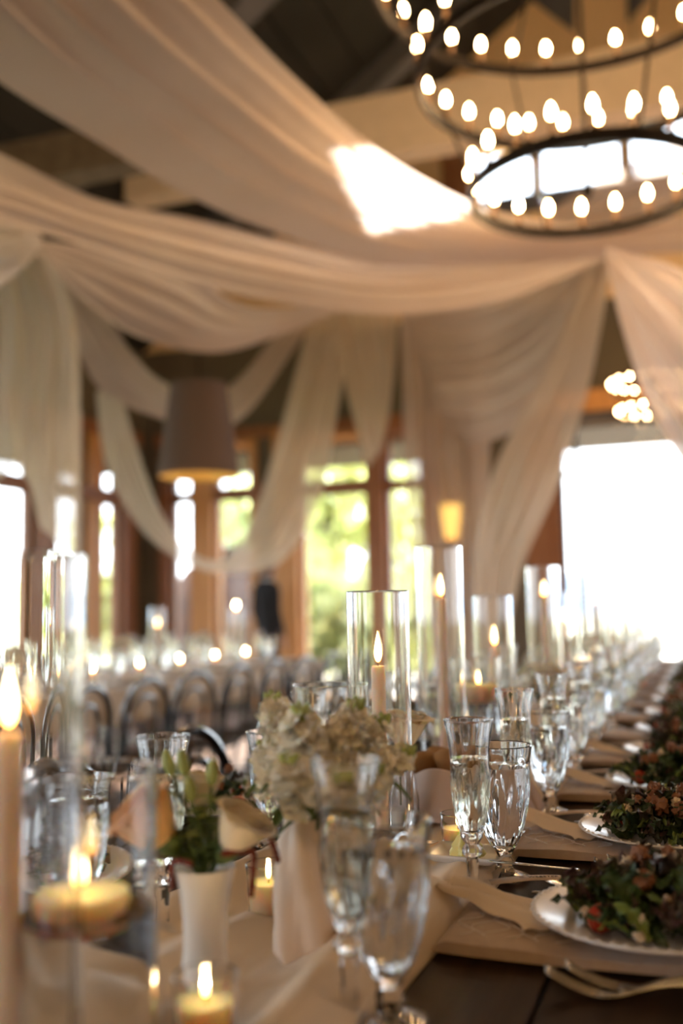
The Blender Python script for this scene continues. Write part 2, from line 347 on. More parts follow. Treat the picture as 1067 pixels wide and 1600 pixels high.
# windows
NW = [0]
def window(fr, a0, a1, z0, z1, bars=(), mull=(), mat='timber', w=.06, prt=True, nrm=None, deep=.115):
    NW[0] += 1
    mb = MB()
    def bx(A0, A1, Z0, Z1, d0=.02, d1=deep, m=None):
        t = m if m is not None else mb
        vs = [fr(a, d, z) for z in (Z0, Z1) for d in (d0, d1) for a in (A0, A1)]
        t.add(vs, [(0,2,3,1),(4,5,7,6),(0,1,5,4),(2,6,7,3),(0,4,6,2),(1,3,7,5)])
    bx(a0, a0+w, z0, z1); bx(a1-w, a1, z0, z1); bx(a0+w, a1-w, z0, z0+w); bx(a0+w, a1-w, z1-w, z1)
    root = struct('window_%d' % NW[0], mb, mat)
    for b0, b1 in bars:
        t = MB(); bx(a0+w, a1-w, b0, b1, .01, deep, t); part('transom', t, mat, root, False)
    for m0 in mull:
        t = MB(); bx(m0-.025, m0+.025, z0+w, z1-w, .03, deep-.02, t); part('mullion', t, mat, root, False)
    xs = [a0+w]+list(mull)+[a1-w]; zs = [z0+w]+[sum(b)/2 for b in bars]+[z1-w]
    for i in range(len(xs)-1):
        for j in range(len(zs)-1):
            t = MB(); bx(xs[i]+.001, xs[i+1]-.001, zs[j]+.001, zs[j+1]-.001, .075, .081, t); part('pane', t, 'pane', root, False)
    if prt: portal(fr((a0+a1)/2, .35, (z0+z1)/2), a1-a0, z1-z0, nrm)
    return root
nb, nl, nr, nf = R(-1, 0), R(0, 1), R(0, -1), R(1, 0)
for i, (a, b) in enumerate(bwin):
    if i < 4: window(fb, a, b, .12, 3.12, bars=[(2.42, 2.54)], mat='timberl' if i in (1, 2) else 'timber', w=.045, nrm=nb)
    elif i == 4: window(fb, a, b, .12, 3.12, bars=[(2.46, 2.50)], mull=[-.02-1.2], mat='alu', w=.035, nrm=nb)
    else: window(fb, a, b, .12, 3.12, bars=[(2.46, 2.52)], mull=[(a+b)/2], mat='alu', w=.04, nrm=nb)
for a, b in cler: window(fb, a, b, 5.55, 6.2, mat='alu', w=.03, nrm=nb)
for i, (a, b) in enumerate(lwin): window(fl, a, b, .12, 3.12, bars=[(2.36, 2.52)], mull=[(a+b)/2] if i < 4 else (), mat='timber', w=.05, nrm=nl)
for a, b in rwin: window(fr_, a, b, .3, 3.3, bars=[(2.4, 2.5)], mull=[(a+b)/2], nrm=nr)
for a, b in fwin: window(ff, a, b, .3, 3.2, bars=[(2.4, 2.5)], mull=[(a+b)/2], nrm=nf)
# timber trim between and over the windows (back and left wall)
def trim(name, fr, a0, a1, z0, z1, d0, d1, mat):
    vs = [fr(a, d, z) for z in (z0, z1) for d in (d0, d1) for a in (a0, a1)]
    return struct(name, MB().add(vs, [(0,2,3,1),(4,5,7,6),(0,1,5,4),(2,6,7,3),(0,4,6,2),(1,3,7,5)]), mat)
NT = [0]
def tr(*a):
    NT[0] += 1; return trim('trim_%d' % NT[0], *a)
tr(fb, -6.14, -6.0, 0, 3.2, -.05, 0, 'timber'); tr(fb, -5.70, -5.42, 0, 3.2, -.08, 0, 'timberl'); tr(fb, -4.93, -4.86, 0, 3.2, -.04, 0, 'timberl')
tr(fb, -4.62, -4.33, 0, 3.2, -.10, 0, 'timberl'); tr(fb, -3.50, -3.30, 0, 3.2, -.08, 0, 'timber'); tr(fb, -2.86, -2.72, 0, 3.2, -.05, 0, 'timber')
tr(fb, -6.2, -2.7, 3.12, 3.26, -.06, 0, 'timber'); tr(fb, -5.72, -3.3, 2.40, 2.56, -.06, 0, 'timber'); tr(fb, -1.75, -1.38, 0, 3.2, -.06, 0, 'timber')
tr(fb, -1.75, 7.0, 3.12, 3.34, -.06, 0, 'timberl'); tr(fb, -2.4, 2.5, 5.35, 5.53, -.05, 0, 'slate'); tr(fb, -2.55, -2.25, 5.4, 6.25, -.05, 0, 'timber')
tr(fl, 5.4, 10.4, 3.12, 3.28, -.06, 0, 'timber'); tr(fl, 8.42, 8.74, 0, 3.12, -.06, 0, 'timber'); tr(fl, 9.32, 9.58, 0, 3.12, -.06, 0, 'timberl')
tr(fl, 10.03, 10.28, 0, 3.12, -.06, 0, 'timber'); tr(fl, 8.42, 10.28, 2.36, 2.52, -.08, -.06, 'timber'); tr(fl, 5.4, 5.7, 0, 3.12, -.06, 0, 'timber')
# baseboards
for nm, fr, a0, a1 in (('baseboard_right', fr_, U0, U1), ('baseboard_front', ff, V0, V1)): trim(nm, fr, a0, a1, 0, .12, -.02, 0, 'timber')
# ------------------------------------------------------------------ outside
g = MB(); g.box((0, 0, -.25), (160, 160, .2)); go = struct('ground_outside', g, 'lawn'); go.location = (0, 30, 0)
g = MB(); g.box((0, 0, 0), (26, 9, .12)); go = struct('terrace', g, 'terr'); go.location = R(15.5, 2, -.08); go.rotation_euler = (0, 0, RZ)
# eaves outside the glazed walls
trim('roof_eave_back', fb, V0-1, V1+1, 2.98, 3.1, .155, 1.75, 'beamd'); trim('roof_eave_left', fl, U0, U1+1, 2.98, 3.1, .125, 1.6, 'beamd')
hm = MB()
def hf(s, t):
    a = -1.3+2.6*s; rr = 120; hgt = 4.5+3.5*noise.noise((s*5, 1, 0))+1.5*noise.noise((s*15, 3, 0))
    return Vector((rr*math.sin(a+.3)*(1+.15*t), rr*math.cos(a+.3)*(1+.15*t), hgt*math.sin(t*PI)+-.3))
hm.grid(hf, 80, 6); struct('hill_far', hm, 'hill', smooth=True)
leafmesh = MB().grid(lambda s, t: Vector(((s-.5)*.16*math.sin(PI*min(max(t, .08), .95)), t*.26, .02*math.sin(s*PI))), 2, 4)
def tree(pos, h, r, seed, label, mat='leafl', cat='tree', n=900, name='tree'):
    rnd = random.Random(seed); t = thing(name, label, cat, pos, 0, 'trees outside the windows')
    pts = [Vector((.12*math.sin(k*1.3+seed), .12*math.cos(k+seed), h*.75*k/6)) for k in range(7)]
    part('trunk', MB().tube(pts, [.14-.015*k for k in range(7)], 8), 'bark', t)
    for b in range(5):
        a = rnd.uniform(0, 6.28); s0 = pts[3+b % 3]; e = s0+Vector((math.cos(a)*r*.6, math.sin(a)*r*.6, r*.5))
        part('branch', MB().tube([s0, (s0+e)/2+Vector((0, 0, .1)), e], [.06, .045, .02], 6), 'bark', t)
    mb = MB()
    cl = [(Vector((rnd.gauss(0, r*.42), rnd.gauss(0, r*.42), h*.66+rnd.gauss(0, r*.42))), rnd.uniform(.3, .55)*r) for _ in range(16)]
    for _ in range(n):
        c0, cr = rnd.choice(cl); dv = Vector((rnd.gauss(0, 1), rnd.gauss(0, 1), rnd.gauss(0, 1))).normalized()*cr*rnd.uniform(.6, 1)
        q = Matrix.Rotation(rnd.uniform(0, 6.28), 3, 'Z') @ Matrix.Rotation(rnd.uniform(-1.5, 1.5), 3, 'X'); k = rnd.uniform(.8, 1.7)
        mb.add([c0+dv+(q @ Vector(v))*k for v in leafmesh.v], leafmesh.f)
    fo_ = part('foliage', mb, mat, t); fo_['kind'] = 'stuff'
    return t
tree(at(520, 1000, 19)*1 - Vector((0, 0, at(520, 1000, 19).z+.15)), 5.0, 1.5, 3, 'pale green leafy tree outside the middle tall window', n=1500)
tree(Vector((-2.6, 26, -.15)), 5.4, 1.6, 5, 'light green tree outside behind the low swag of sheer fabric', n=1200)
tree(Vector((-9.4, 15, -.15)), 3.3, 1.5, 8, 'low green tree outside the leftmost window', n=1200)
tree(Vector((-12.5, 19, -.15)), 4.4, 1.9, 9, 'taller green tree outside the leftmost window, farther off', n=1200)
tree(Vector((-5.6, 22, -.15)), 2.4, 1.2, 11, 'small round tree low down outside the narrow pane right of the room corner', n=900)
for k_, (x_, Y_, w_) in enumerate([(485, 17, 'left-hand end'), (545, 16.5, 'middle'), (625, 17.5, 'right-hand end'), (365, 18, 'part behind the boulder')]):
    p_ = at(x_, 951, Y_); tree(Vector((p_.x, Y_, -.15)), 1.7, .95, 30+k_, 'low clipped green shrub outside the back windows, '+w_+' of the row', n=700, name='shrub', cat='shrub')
rk = MB()
def rockf(s, t):
    a = 2*PI*s; b = PI*t; k = 1+.28*noise.noise((math.cos(a)*2, math.sin(a)*2, t*4))
    return Vector((math.cos(a)*math.sin(b)*.75*k, math.sin(a)*math.sin(b)*.6*k, .95+math.cos(b)*1.05*k))
rk.grid(rockf, 24, 16)
o = tag(part('boulder', rk, 'rock', None), 'big red-brown boulder standing outside the pane under the low swag', 'boulder'); p_ = at(352, 1000, 14); o.location = (p_.x, p_.y, -.05); o.scale = (1, 1, .98)

# ================================================================== DRAPES
def swag(name, label, top, bot, mat='drape', folds=7, amp=.05, belly=.15, seed=1, nu=70, nv=90, pinch=(1, 1), group=None, hem=0, coarse=.5):
    T = [at(*p) for p in top]; B = [at(*p) for p in bot]; mb = MB(); rnd = random.Random(seed)
    ph = [rnd.uniform(0, 6.28) for _ in range(6)]
    def fn(s, w):
        a, b = cat_rom(T, s), cat_rom(B, s); wd = (b-a).length
        e = math.sin(PI*min(max(s, .0), 1))**.6
        ww = w + .035*math.sin(w*PI*2*2+ph[5]+s*2.0)*math.sin(w*PI)
        p = a.lerp(b, ww)
        view = (p-Vector((0, 0, CAMZ))).normalized()
        f = math.sin(2*PI*folds*w+ph[0]+1.6*math.sin(s*3+ph[1])) + coarse*math.sin(2*PI*folds*.43*w+ph[2]+s*2.2) + .35*math.sin(2*PI*folds*1.9*w+ph[3]-s*3)
        k = (pinch[0]*(1-s)+pinch[1]*s) + (1-(pinch[0]*(1-s)+pinch[1]*s))*math.sin(PI*s)
        A = amp*min(1, wd/.5)*(.45+.55*e)*k
        off = -view*(f*A*.6) + Vector((0, 0, 1))*f*A*.25
        off += view*(belly*(4*w*(1-w)-1)*-1*min(1, wd)*e)
        if hem: off += Vector((0, 0, hem*(noise.noise((w*6+seed, s*2, 0)))*max(0, s-.7)/.3))
        return p+off
    mb.grid(fn, nu, nv)
    o = part(name, mb, mat, None); tag(o, label, 'drape', group); return o
swag('draped_swag', 'widest cream swag, nearest overhead, sweeping from upper left to behind the chandelier, sunlit',
     [(130, -230, 2.9), (330, -10, 3.4), (480, 140, 4.2), (600, 240, 5.0), (740, 318, 5.8), (850, 345, 6.1), (950, 350, 6.3), (1120, 330, 6.7)],
     [(-170, -40, 3.0), (-20, 112, 3.5), (150, 218, 4.1), (300, 308, 4.7), (440, 368, 5.3), (600, 412, 5.8), (800, 405, 6.2), (1120, 392, 6.7)], folds=5, amp=.10, belly=.28, seed=4, nu=90, nv=110)
swag('draped_swag', 'long cream swag hanging below the nearest one, golden along its lower edge',
     [(-120, 200, 4.2), (0, 243, 4.6), (150, 312, 5.0), (300, 343, 5.5), (450, 378, 5.9), (600, 408, 6.2), (800, 395, 6.4), (950, 372, 6.5)],
     [(-120, 320, 4.2), (0, 350, 4.6), (130, 385, 5.0), (280, 438, 5.5), (430, 472, 5.9), (620, 492, 6.2), (800, 465, 6.4), (955, 400, 6.5)], folds=4, amp=.06, belly=.16, seed=8)
swag('draped_swag', 'blush-grey swag sagging between the left gathering point and the wall above the lampshade',
     [(48, 372, 5.6), (160, 390, 6.1), (290, 425, 6.7), (370, 478, 7.3), (450, 482, 8.0), (545, 465, 8.8)],
     [(52, 392, 5.6), (125, 462, 6.1), (215, 528, 6.7), (330, 553, 7.3), (430, 528, 8.0), (548, 480, 8.8)], folds=4, amp=.08, belly=.22, seed=2)
swag('draped_swag', 'tan swag end reaching the left gathering point at the left edge of view',
     [(-150, 330, 4.6), (-60, 345, 4.9), (0, 345, 5.2), (40, 355, 5.4), (66, 368, 5.6)],
     [(-150, 500, 4.6), (-60, 470, 4.9), (-5, 452, 5.2), (38, 420, 5.4), (64, 385, 5.6)], folds=4, amp=.06, seed=3)
swag('sheer_drape', 'straight sheer panels falling from the left gathering point over the timber windows',
     [(-45, 395, 5.7), (-55, 480, 5.8), (-60, 560, 5.9), (-60, 640, 6), (-55, 740, 6)],
     [(62, 385, 5.7), (112, 480, 5.8), (124, 570, 5.9), (125, 640, 6), (126, 760, 6)], mat='sheer', folds=6, amp=.07, seed=5, hem=.25, belly=.05)
swag('sheer_drape', 'narrow pointed tail of sheer cloth hanging in front of the left window posts',
     [(40, 700, 6.15), (48, 760, 6.15), (62, 820, 6.15), (70, 830, 6.15)], [(127, 640, 6.15), (127, 730, 6.15), (127, 810, 6.15), (126, 880, 6.15)], mat='sheer', folds=4, amp=.04, seed=15, belly=.02)
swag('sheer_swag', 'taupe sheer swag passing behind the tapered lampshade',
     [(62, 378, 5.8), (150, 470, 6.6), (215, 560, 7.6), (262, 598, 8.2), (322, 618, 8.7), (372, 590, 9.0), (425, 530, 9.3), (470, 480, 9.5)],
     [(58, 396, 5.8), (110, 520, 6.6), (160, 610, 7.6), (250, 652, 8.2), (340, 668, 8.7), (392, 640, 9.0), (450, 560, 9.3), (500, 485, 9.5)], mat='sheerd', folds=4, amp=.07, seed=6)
swag('sheer_swag', 'low sheer swag dipping in a deep curve in front of the back windows',
     [(185, 600, 7.8), (215, 700, 8.0), (252, 800, 8.2), (300, 862, 8.5), (350, 872, 8.8), (392, 815, 9.1), (430, 700, 9.4), (462, 580, 9.6), (492, 475, 9.7)],
     [(150, 612, 7.8), (165, 720, 8.0), (212, 815, 8.2), (275, 872, 8.5), (345, 896, 8.8), (440, 880, 9.1), (500, 780, 9.4), (528, 640, 9.6), (558, 475, 9.7)], mat='sheer', folds=5, amp=.06, seed=7, nu=100)
swag('sheer_drape', 'pointed sheer tail hanging from the back gathering point beside the low swag',
     [(500, 475, 9.6), (530, 560, 9.7), (548, 640, 9.8), (575, 730, 9.8)], [(622, 475, 9.6), (618, 560, 9.7), (608, 650, 9.8), (596, 700, 9.8)], mat='sheer', folds=4, amp=.06, seed=9)
swag('sheer_drape', 'tall straight sheer panel in front of the wall sconce',
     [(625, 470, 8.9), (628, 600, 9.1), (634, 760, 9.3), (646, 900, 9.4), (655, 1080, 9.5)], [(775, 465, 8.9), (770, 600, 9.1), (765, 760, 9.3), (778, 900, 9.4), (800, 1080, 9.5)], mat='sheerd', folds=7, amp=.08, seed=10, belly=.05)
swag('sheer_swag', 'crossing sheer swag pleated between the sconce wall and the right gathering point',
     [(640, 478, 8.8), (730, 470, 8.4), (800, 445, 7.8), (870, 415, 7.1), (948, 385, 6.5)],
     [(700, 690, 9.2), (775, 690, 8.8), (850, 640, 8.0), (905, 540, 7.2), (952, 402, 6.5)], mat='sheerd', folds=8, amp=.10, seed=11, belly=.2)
swag('sheer_drape', 'sheer panel slanting down from the right gathering point past the big window',
     [(925, 395, 6.55), (880, 520, 7.1), (820, 640, 7.9), (770, 740, 8.6), (742, 860, 9.1), (742, 1010, 9.3)], [(957, 398, 6.55), (938, 520, 7.1), (912, 640, 7.9), (868, 770, 8.6), (815, 890, 9.1), (792, 1010, 9.3)], mat='sheer', folds=6, amp=.08, seed=12, belly=.1)
swag('sheer_drape', 'sunlit sheer panel falling right from the right gathering point across the big window corner',
     [(945, 385, 6.3), (1000, 400, 5.8), (1080, 430, 5.2), (1200, 560, 4.8), (1260, 700, 4.6)],
     [(945, 402, 6.3), (968, 500, 5.8), (1005, 620, 5.2), (1062, 720, 4.9), (1130, 800, 4.7)], mat='drape', folds=6, amp=.10, seed=13, belly=.15)
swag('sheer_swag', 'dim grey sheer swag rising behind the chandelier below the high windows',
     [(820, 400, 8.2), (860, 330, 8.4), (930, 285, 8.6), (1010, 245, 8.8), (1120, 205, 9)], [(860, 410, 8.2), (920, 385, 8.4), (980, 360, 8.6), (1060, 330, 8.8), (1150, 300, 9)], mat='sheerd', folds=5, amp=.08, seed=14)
# ================================================================== CHANDELIER
def bulb_meshes():
    s = MB().lathe([(.010, 0), (.011, .004), (.0115, .075), (.009, .078)], 10).mesh('sleeve', 'tubew')
    b = MB().lathe([(.0001, .078), (.010, .082), (.0165, .100), (.0165, .115), (.011, .133), (.004, .147), (.0001, .151)], 12, caps=False).mesh('bulb', 'bulb')
    c = MB().lathe([(.004, -.012), (.018, -.004), (.020, .003), (.012, .004)], 10).mesh('drip_cup', 'iron')
    return s, b, c
SLV, BLB, CUP = bulb_meshes()
def chandelier(label, c, tiers, group, zc, bs=1.0, phase=0):
    t = thing('ring_chandelier', label, 'chandelier', c, RZ, group)
    for ti, (r, z, n) in enumerate(tiers):
        mb = MB(); h = .058*bs; prof = [(r-.010*bs, -h/2), (r+.010*bs, -h/2), (r+.010*bs, h/2), (r-.010*bs, h/2)]
        mb.lathe(prof, 96, c=(0, 0, z), close=True); ring = part('ring', mb, 'iron', t, False)
        for k in range(n):
            a = 2*PI*(k+.5)/n+phase; x, y = r*math.cos(a), r*math.sin(a)
            cs = obj('candle_socket', SLV, ring, (x, y, z+h/2), sc=bs); obj('bulb', BLB, ring, (x, y, z+h/2), sc=bs); obj('drip_cup', CUP, ring, (x, y, z+h/2), sc=bs)
    for ti in range(len(tiers)-1):
        r0, z0, _ = tiers[ti]; r1, z1, _ = tiers[ti+1]
        for k in range(4):
            a = PI/2*k+.5; part('hanging_rod', MB().tube([(r0*math.cos(a), r0*math.sin(a), z0), (r1*math.cos(a), r1*math.sin(a), z1)], .006*bs+.002, 6), 'iron', t)
    r1, z1, _ = tiers[-1]; zt = z1+.9*bs
    for k in range(4):
        a = PI/2*k+.5; part('hanging_rod', MB().tube([(r1*math.cos(a), r1*math.sin(a), z1), (0, 0, zt)], .006*bs+.002, 6), 'iron', t)
    part('chain', MB().tube([(0, 0, tiers[0][1]), (0, 0, zt), (0, 0, zc)], .009*bs+.002, 8), 'iron', t)
    part('finial', MB().lathe([(.001, -.05*bs), (.02*bs, -.03*bs), (.03*bs, 0), (.01*bs, .03*bs)], 12, c=(0, 0, tiers[0][1])), 'iron', t)
    return t
CH = R(4.74, -.44, 3.10)
chandelier('large three-tier black iron ring chandelier with candle bulbs hanging over the table', CH, [(.56, 0, 20), (.80, .60, 26), (1.02, 1.17, 32)], 'ring chandeliers', gz(-.44)-3.12)
chandelier('added unseen ring chandelier, warm fill over the end of the hall behind the near table row', R(-1.6, -.44, 3.3), [(.56, 0, 20), (.80, .60, 26)], 'ring chandeliers', gz(-.44)-3.32)  # added out of view to warm and lift the interior light
chandelier('added unseen ring chandelier, warm fill over the far right side of the hall', R(4.2, 4.4, 3.3), [(.56, 0, 20), (.80, .60, 26)], 'ring chandeliers', gz(4.4)-3.32)  # second unseen fill chandelier, added to balance the bright sky
CH2 = R(9.6, -.40, 2.86)  # hung indoors in place of a chandelier mirrored in the window glass
chandelier('small ring chandelier of glowing bulbs standing in for a reflection in the big right window', CH2, [(.30, 0, 16), (.36, .26, 20)], 'ring chandeliers', gz(-.4)-2.88, bs=.42)
# lampshade pendant
lp = at(311, 745, 7.4); t = thing('pendant_lamp', 'taupe tapered fabric pendant lampshade with gold inside', 'lamp', lp)
hs, rb, rt_ = .70, .305, .215
part('lamp_shade', MB().lathe([(rb, 0), (rt_, hs), (rt_-.006, hs), (rb-.006, 0)], 48, close=True), 'shade', t)
part('gold_lining', MB().lathe([(rb-.008, .005), (rt_-.008, hs-.01), (rt_-.011, hs-.01), (rb-.011, .005)], 48, close=True), 'gold', t)
part('cord', MB().tube([(0, 0, .45), (0, 0, 1.2), (0, 0, gz(-3.5)-lp.z-.1)], .008, 8), 'iron', t)
for k in range(3): part('spoke', MB().tube([(0, 0, hs-.03), (math.cos(k*2.094)*rt_*.97, math.sin(k*2.094)*rt_*.97, hs-.03)], .004, 6), 'iron', t)
part('socket', MB().lathe([(.02, .42), (.022, .45), (.022, .52), (.01, .54)], 12), 'iron', t)
part('bulb', MB().lathe([(.0001, .33), (.022, .34), (.032, .37), (.022, .41), (.012, .43)], 16, caps=False), pmat('lamp_bulb', (1, .8, .5), .3, emit=(1, .6, .25), es=14), t)
# sconce
sp = R(10.47, -2.52, 0); t = thing('wall_sconce', 'glowing amber wall sconce behind the tall sheer panel', 'sconce', sp, RZ)
part('shade', MB().lathe([(.07, 1.86), (.11, 2.20), (.105, 2.20), (.066, 1.86)], 20, close=True, c=(0, -.14, 0)), 'scon', t)
part('diffuser', MB().lathe([(.05, 1.84), (.05, 1.95)], 16, c=(0, -.14, 0)), 'scon', t)
part('arm', MB().tube([(0, 0, 1.7), (0, -.07, 1.68), (0, -.14, 1.72), (0, -.14, 1.86)], .012, 8), 'iron', t)
part('backplate', MB().box((0, -.01, 1.62), (.07, .02, .42)), 'iron', t, False)

# ================================================================== TABLES
VC = -.45
def table(u0, u1, label, vc=VC, half=.565, nplank=8, gr='long dark tables set end to end'):
    Lh = (u1-u0)/2-.004; t = thing('dining_table', label, 'table', R((u0+u1)/2, vc), RZ, gr)
    w = half*2/nplank; me = MB().box((0, 0, 0), (w-.004, Lh*2, .034))
    mesh = me.mesh('plank', 'table', False)
    for k in range(nplank):
        o = obj('plank', mesh, t, (-half+w*(k+.5), 0, .733)); bv = o.modifiers.new('b', 'BEVEL'); bv.width = .002; bv.segments = 2
    for s in (-1, 1):
        part('rail', MB().box((s*(half-.12), 0, .675), (.03, Lh*2-.3, .08)), 'tleg', t, False)
        for q in (-1, 1): part('leg', MB().box((s*(half-.12), q*(Lh-.2), .3575), (.08, .08, .715)), 'tleg', t, False)
        part('cross_rail', MB().box((0, s*(Lh-.2), .69), (half*2-.3, .04, .05)), 'tleg', t, False)
    return t
table(.22, 2.72, 'dark plank dining table nearest the camera'); table(2.72, 5.22, 'dark plank dining table in the middle of the long row'); table(5.22, 7.72, 'dark plank dining table at the far end of the long row')
TT = .7505   # table top height
# runner
def runner_h(u, v):
    n1 = noise.noise((u*1.6, v*3, 0))
    h = .005 + .009*(1+math.sin(v*55+5*n1)) * (.55+.45*noise.noise((u*2.1, v*5, 3)))
    fade = max(0, min(1, (1.25-u)/.07))
    ridge = math.exp(-((v-(-.335+.012*math.sin(u*5)))/.036)**2)*(.012+.026*fade)*(1+.25*math.sin(u*6.5+1))
    ridge2 = math.exp(-((v-(-.60+.02*math.sin(u*4)))/.03)**2)*.012
    flat = 1-.7*max(0, 1-abs(v+.46)/.06)
    return max(.001, h*flat+ridge+ridge2+.005*noise.noise((u*9, v*14, 1))+.003*noise.noise((u*22, v*26, 1))+.0035*abs(noise.noise((u*5+v*9, v*20-u*6, 7))))
def run_fn(s, w):
    u = .25+7.2*(s**1.6); ve = .022*math.sin(u*4.3+1)+.012*math.sin(u*11)
    vL, vR = -.665+ve*.8, -.284+ve*.3-.02*min(1, max(0, u-2))
    v = vL+(vR-vL)*w; h = runner_h(u, v); ed = min(w, 1-w)/.03
    if ed < 1: h = .001+(h-.001)*ed
    return R(u, v, TT+h)
rm = part('table_runner', MB().grid(run_fn, 420, 120), 'runner', None); tag(rm, 'crinkled ivory gauze runner bunched along the middle of the near table row', 'table runner')
sm = rm.modifiers.new('s', 'SOLIDIFY'); sm.thickness = .0008; sm.offset = 1
RUN = TT+.010
# ------------------------------------------------------------------ glassware
def lathe_wall(outer, inner): return outer + list(reversed(inner))
def flute_proto():
    t = thing('champagne_flute', 'x', 'champagne flute')
    outer = [(.0003, 0), (.030, 0), (.031, .0015), (.024, .004), (.010, .009), (.0068, .016), (.0066, .038), (.0078, .050), (.0068, .056), (.0115, .062), (.0118, .068), (.0080, .074), (.0125, .081), (.0150, .090),
             (.0185, .108), (.0208, .128), (.0226, .150), (.0238, .170), (.0245, .182), (.0252, .190), (.0268, .204), (.0295, .217), (.0309, .2230), (.0312, .2252), (.0308, .2262)]
    inner = [(.0003, .088), (.009, .090), (.0125, .097), (.0158, .110), (.0184, .130), (.0204, .150), (.0216, .170), (.0226, .183), (.0241, .198), (.0272, .214), (.0292, .2232), (.0298, .2258)]
    def rf(a, z):
        if .085 < z < .175: return 1+(.075*abs(math.cos(7*a+(z-.085)*30))**.7+.05*abs(math.cos(7*a-(z-.085)*30))**.7)*min(1, (z-.085)/.02)*min(1, (.175-z)/.03)
        if .055 < z <= .085: return 1+.06*math.cos(8*a)
        if z < .055: return 1+.05*math.cos(6*a) if z > .01 else 1
        return 1+.012*math.cos(8*a)
    dense = []
    for i in range(len(outer)-1):
        a, b = outer[i], outer[i+1]; n = 4 if .085 < b[1] < .18 else 1
        for k in range(n): dense.append((a[0]+(b[0]-a[0])*k/n, a[1]+(b[1]-a[1])*k/n))
    dense.append(outer[-1])
    mb = MB(); mb.lathe(dense, 84, rf, caps=False); n0 = len(mb.v); mb.lathe(inner, 84, None, caps=False)
    # join rims
    s0 = (len(dense)-1)*84; s1 = n0+(len(inner)-1)*84
    mb.f += [(s0+k, s0+(k+1) % 84, s1+(k+1) % 84, s1+k) for k in range(84)]
    # flip the inner faces
    nf_ = (len(dense)-1)*84; ni = (len(inner)-1)*84
    mb.f = mb.f[:nf_]+[tuple(reversed(f)) for f in mb.f[nf_:nf_+ni]]+mb.f[nf_+ni:]
    part('bowl', mb, 'cut', t)
    liq = [(.0003, .0885), (.0092, .0905), (.0127, .0975), (.016, .110), (.0186, .130), (.0206, .150), (.0218, .170), (.0224, .178), (.0003, .1785)]
    part('sparkling_wine', MB().lathe(liq, 40, caps=False), 'wine', t)
    return remember(t)
def goblet_proto():
    t = thing('water_goblet', 'x', 'goblet')
    outer = [(.0003, 0), (.033, 0), (.034, .002), (.026, .005), (.014, .009), (.011, .014), (.0125, .021), (.0100, .028), (.0125, .034), (.0175, .042), (.0235, .056), (.0280, .072), (.0320, .092), (.0352, .114), (.0372, .138), (.0395, .158), (.0420, .172), (.0425, .1755), (.0418, .177)]
    inner = [(.0003, .041), (.0130, .044), (.0195, .056), (.0245, .074), (.0288, .094), (.0322, .116), (.0350, .140), (.0374, .160), (.0404, .1755)]
    def rf(a, z):
        if .036 < z < .150:
            e = min(1, (z-.036)/.02)*min(1, (.156-z)/.03)
            return 1+e*(.06*abs(math.cos(6*a+(z-.04)*26))**.7+.06*abs(math.cos(6*a-(z-.04)*26))**.7)-.03*e
        return 1+(.05*math.cos(6*a) if .007 < z <= .036 else 0)
    dense = []
    for i in range(len(outer)-1):
        a, b = outer[i], outer[i+1]; n = 4 if .04 < b[1] < .16 else 1
        for k in range(n): dense.append((a[0]+(b[0]-a[0])*k/n, a[1]+(b[1]-a[1])*k/n))
    dense.append(outer[-1]); mb = MB(); mb.lathe(dense, 80, rf, caps=False); n0 = len(mb.v); mb.lathe(inner, 80, None, caps=False)
    s0 = (len(dense)-1)*80; s1 = n0+(len(inner)-1)*80; nf_ = (len(dense)-1)*80; ni = (len(inner)-1)*80
    mb.f = mb.f[:nf_]+[tuple(reversed(f)) for f in mb.f[nf_:nf_+ni]]+[(s0+k, s0+(k+1) % 80, s1+(k+1) % 80, s1+k) for k in range(80)]
    part('bowl', mb, 'cut', t)
    liq = [(.0003, .0415), (.0132, .0445), (.0197, .056), (.0247, .074), (.0290, .094), (.0324, .116), (.0352, .140), (.0360, .148), (.0003, .1485)]
    part('water', MB().lathe(liq, 40, caps=False), 'water', t)
    return remember(t)
FL = flute_proto(); GB = goblet_proto()
usedF = [False]; usedG = [False]
def place(proto, used, u, v, z, label, group, rz=0.0, sc=None):
    if not used[0]:
        used[0] = True; proto.location = R(u, v, z); proto.rotation_euler = (0, 0, rz); proto['label'] = label; proto['group'] = group
        if sc: proto.scale = (sc,)*3
        return proto
    return dup(proto, R(u, v, z), rz, label, group, sc)
NS = 14
fu = [.855, 1.245, 1.625, 2.0]+[2.42+.42*k for k in range(10)]
gu = [.885, 1.385, 1.83, 2.25]+[2.66+.42*k for k in range(10)]
pu = [1.165, 1.60, 2.04]+[2.46+.42*k for k in range(11)]
for i in range(NS):
    w = ORD[i]
    place(FL, usedF, fu[i], (-.312, -.289)[i] if i < 2 else -.295+.006*math.sin(i*2.1), RUN if i != 1 else TT+.003, f'{w} champagne flute of sparkling wine along the right side of the runner', 'champagne flutes on the near table row', rz=i*.7)
for i in range(NS):
    place(GB, usedG, gu[i], -.285+.008*math.sin(i*1.3), TT+.003, f'{ORD[i]} cut-glass water goblet along the right side of the runner', 'water goblets on the near table row', rz=i*.5)
LF = [(1.03, -.60), (1.63, -.66), (2.15, -.68), (2.65, -.68), (3.15, -.68), (3.65, -.69)]
LG = [(1.02, -.705), (1.475, -.66), (1.98, -.66), (2.45, -.66), (2.95, -.66), (3.45, -.67)]
for i, (u, v) in enumerate(LF): place(FL, usedF, u, v, TT+.002, f'{ORD[i]} champagne flute along the left, window side of the runner', 'champagne flutes on the near table row', rz=i)
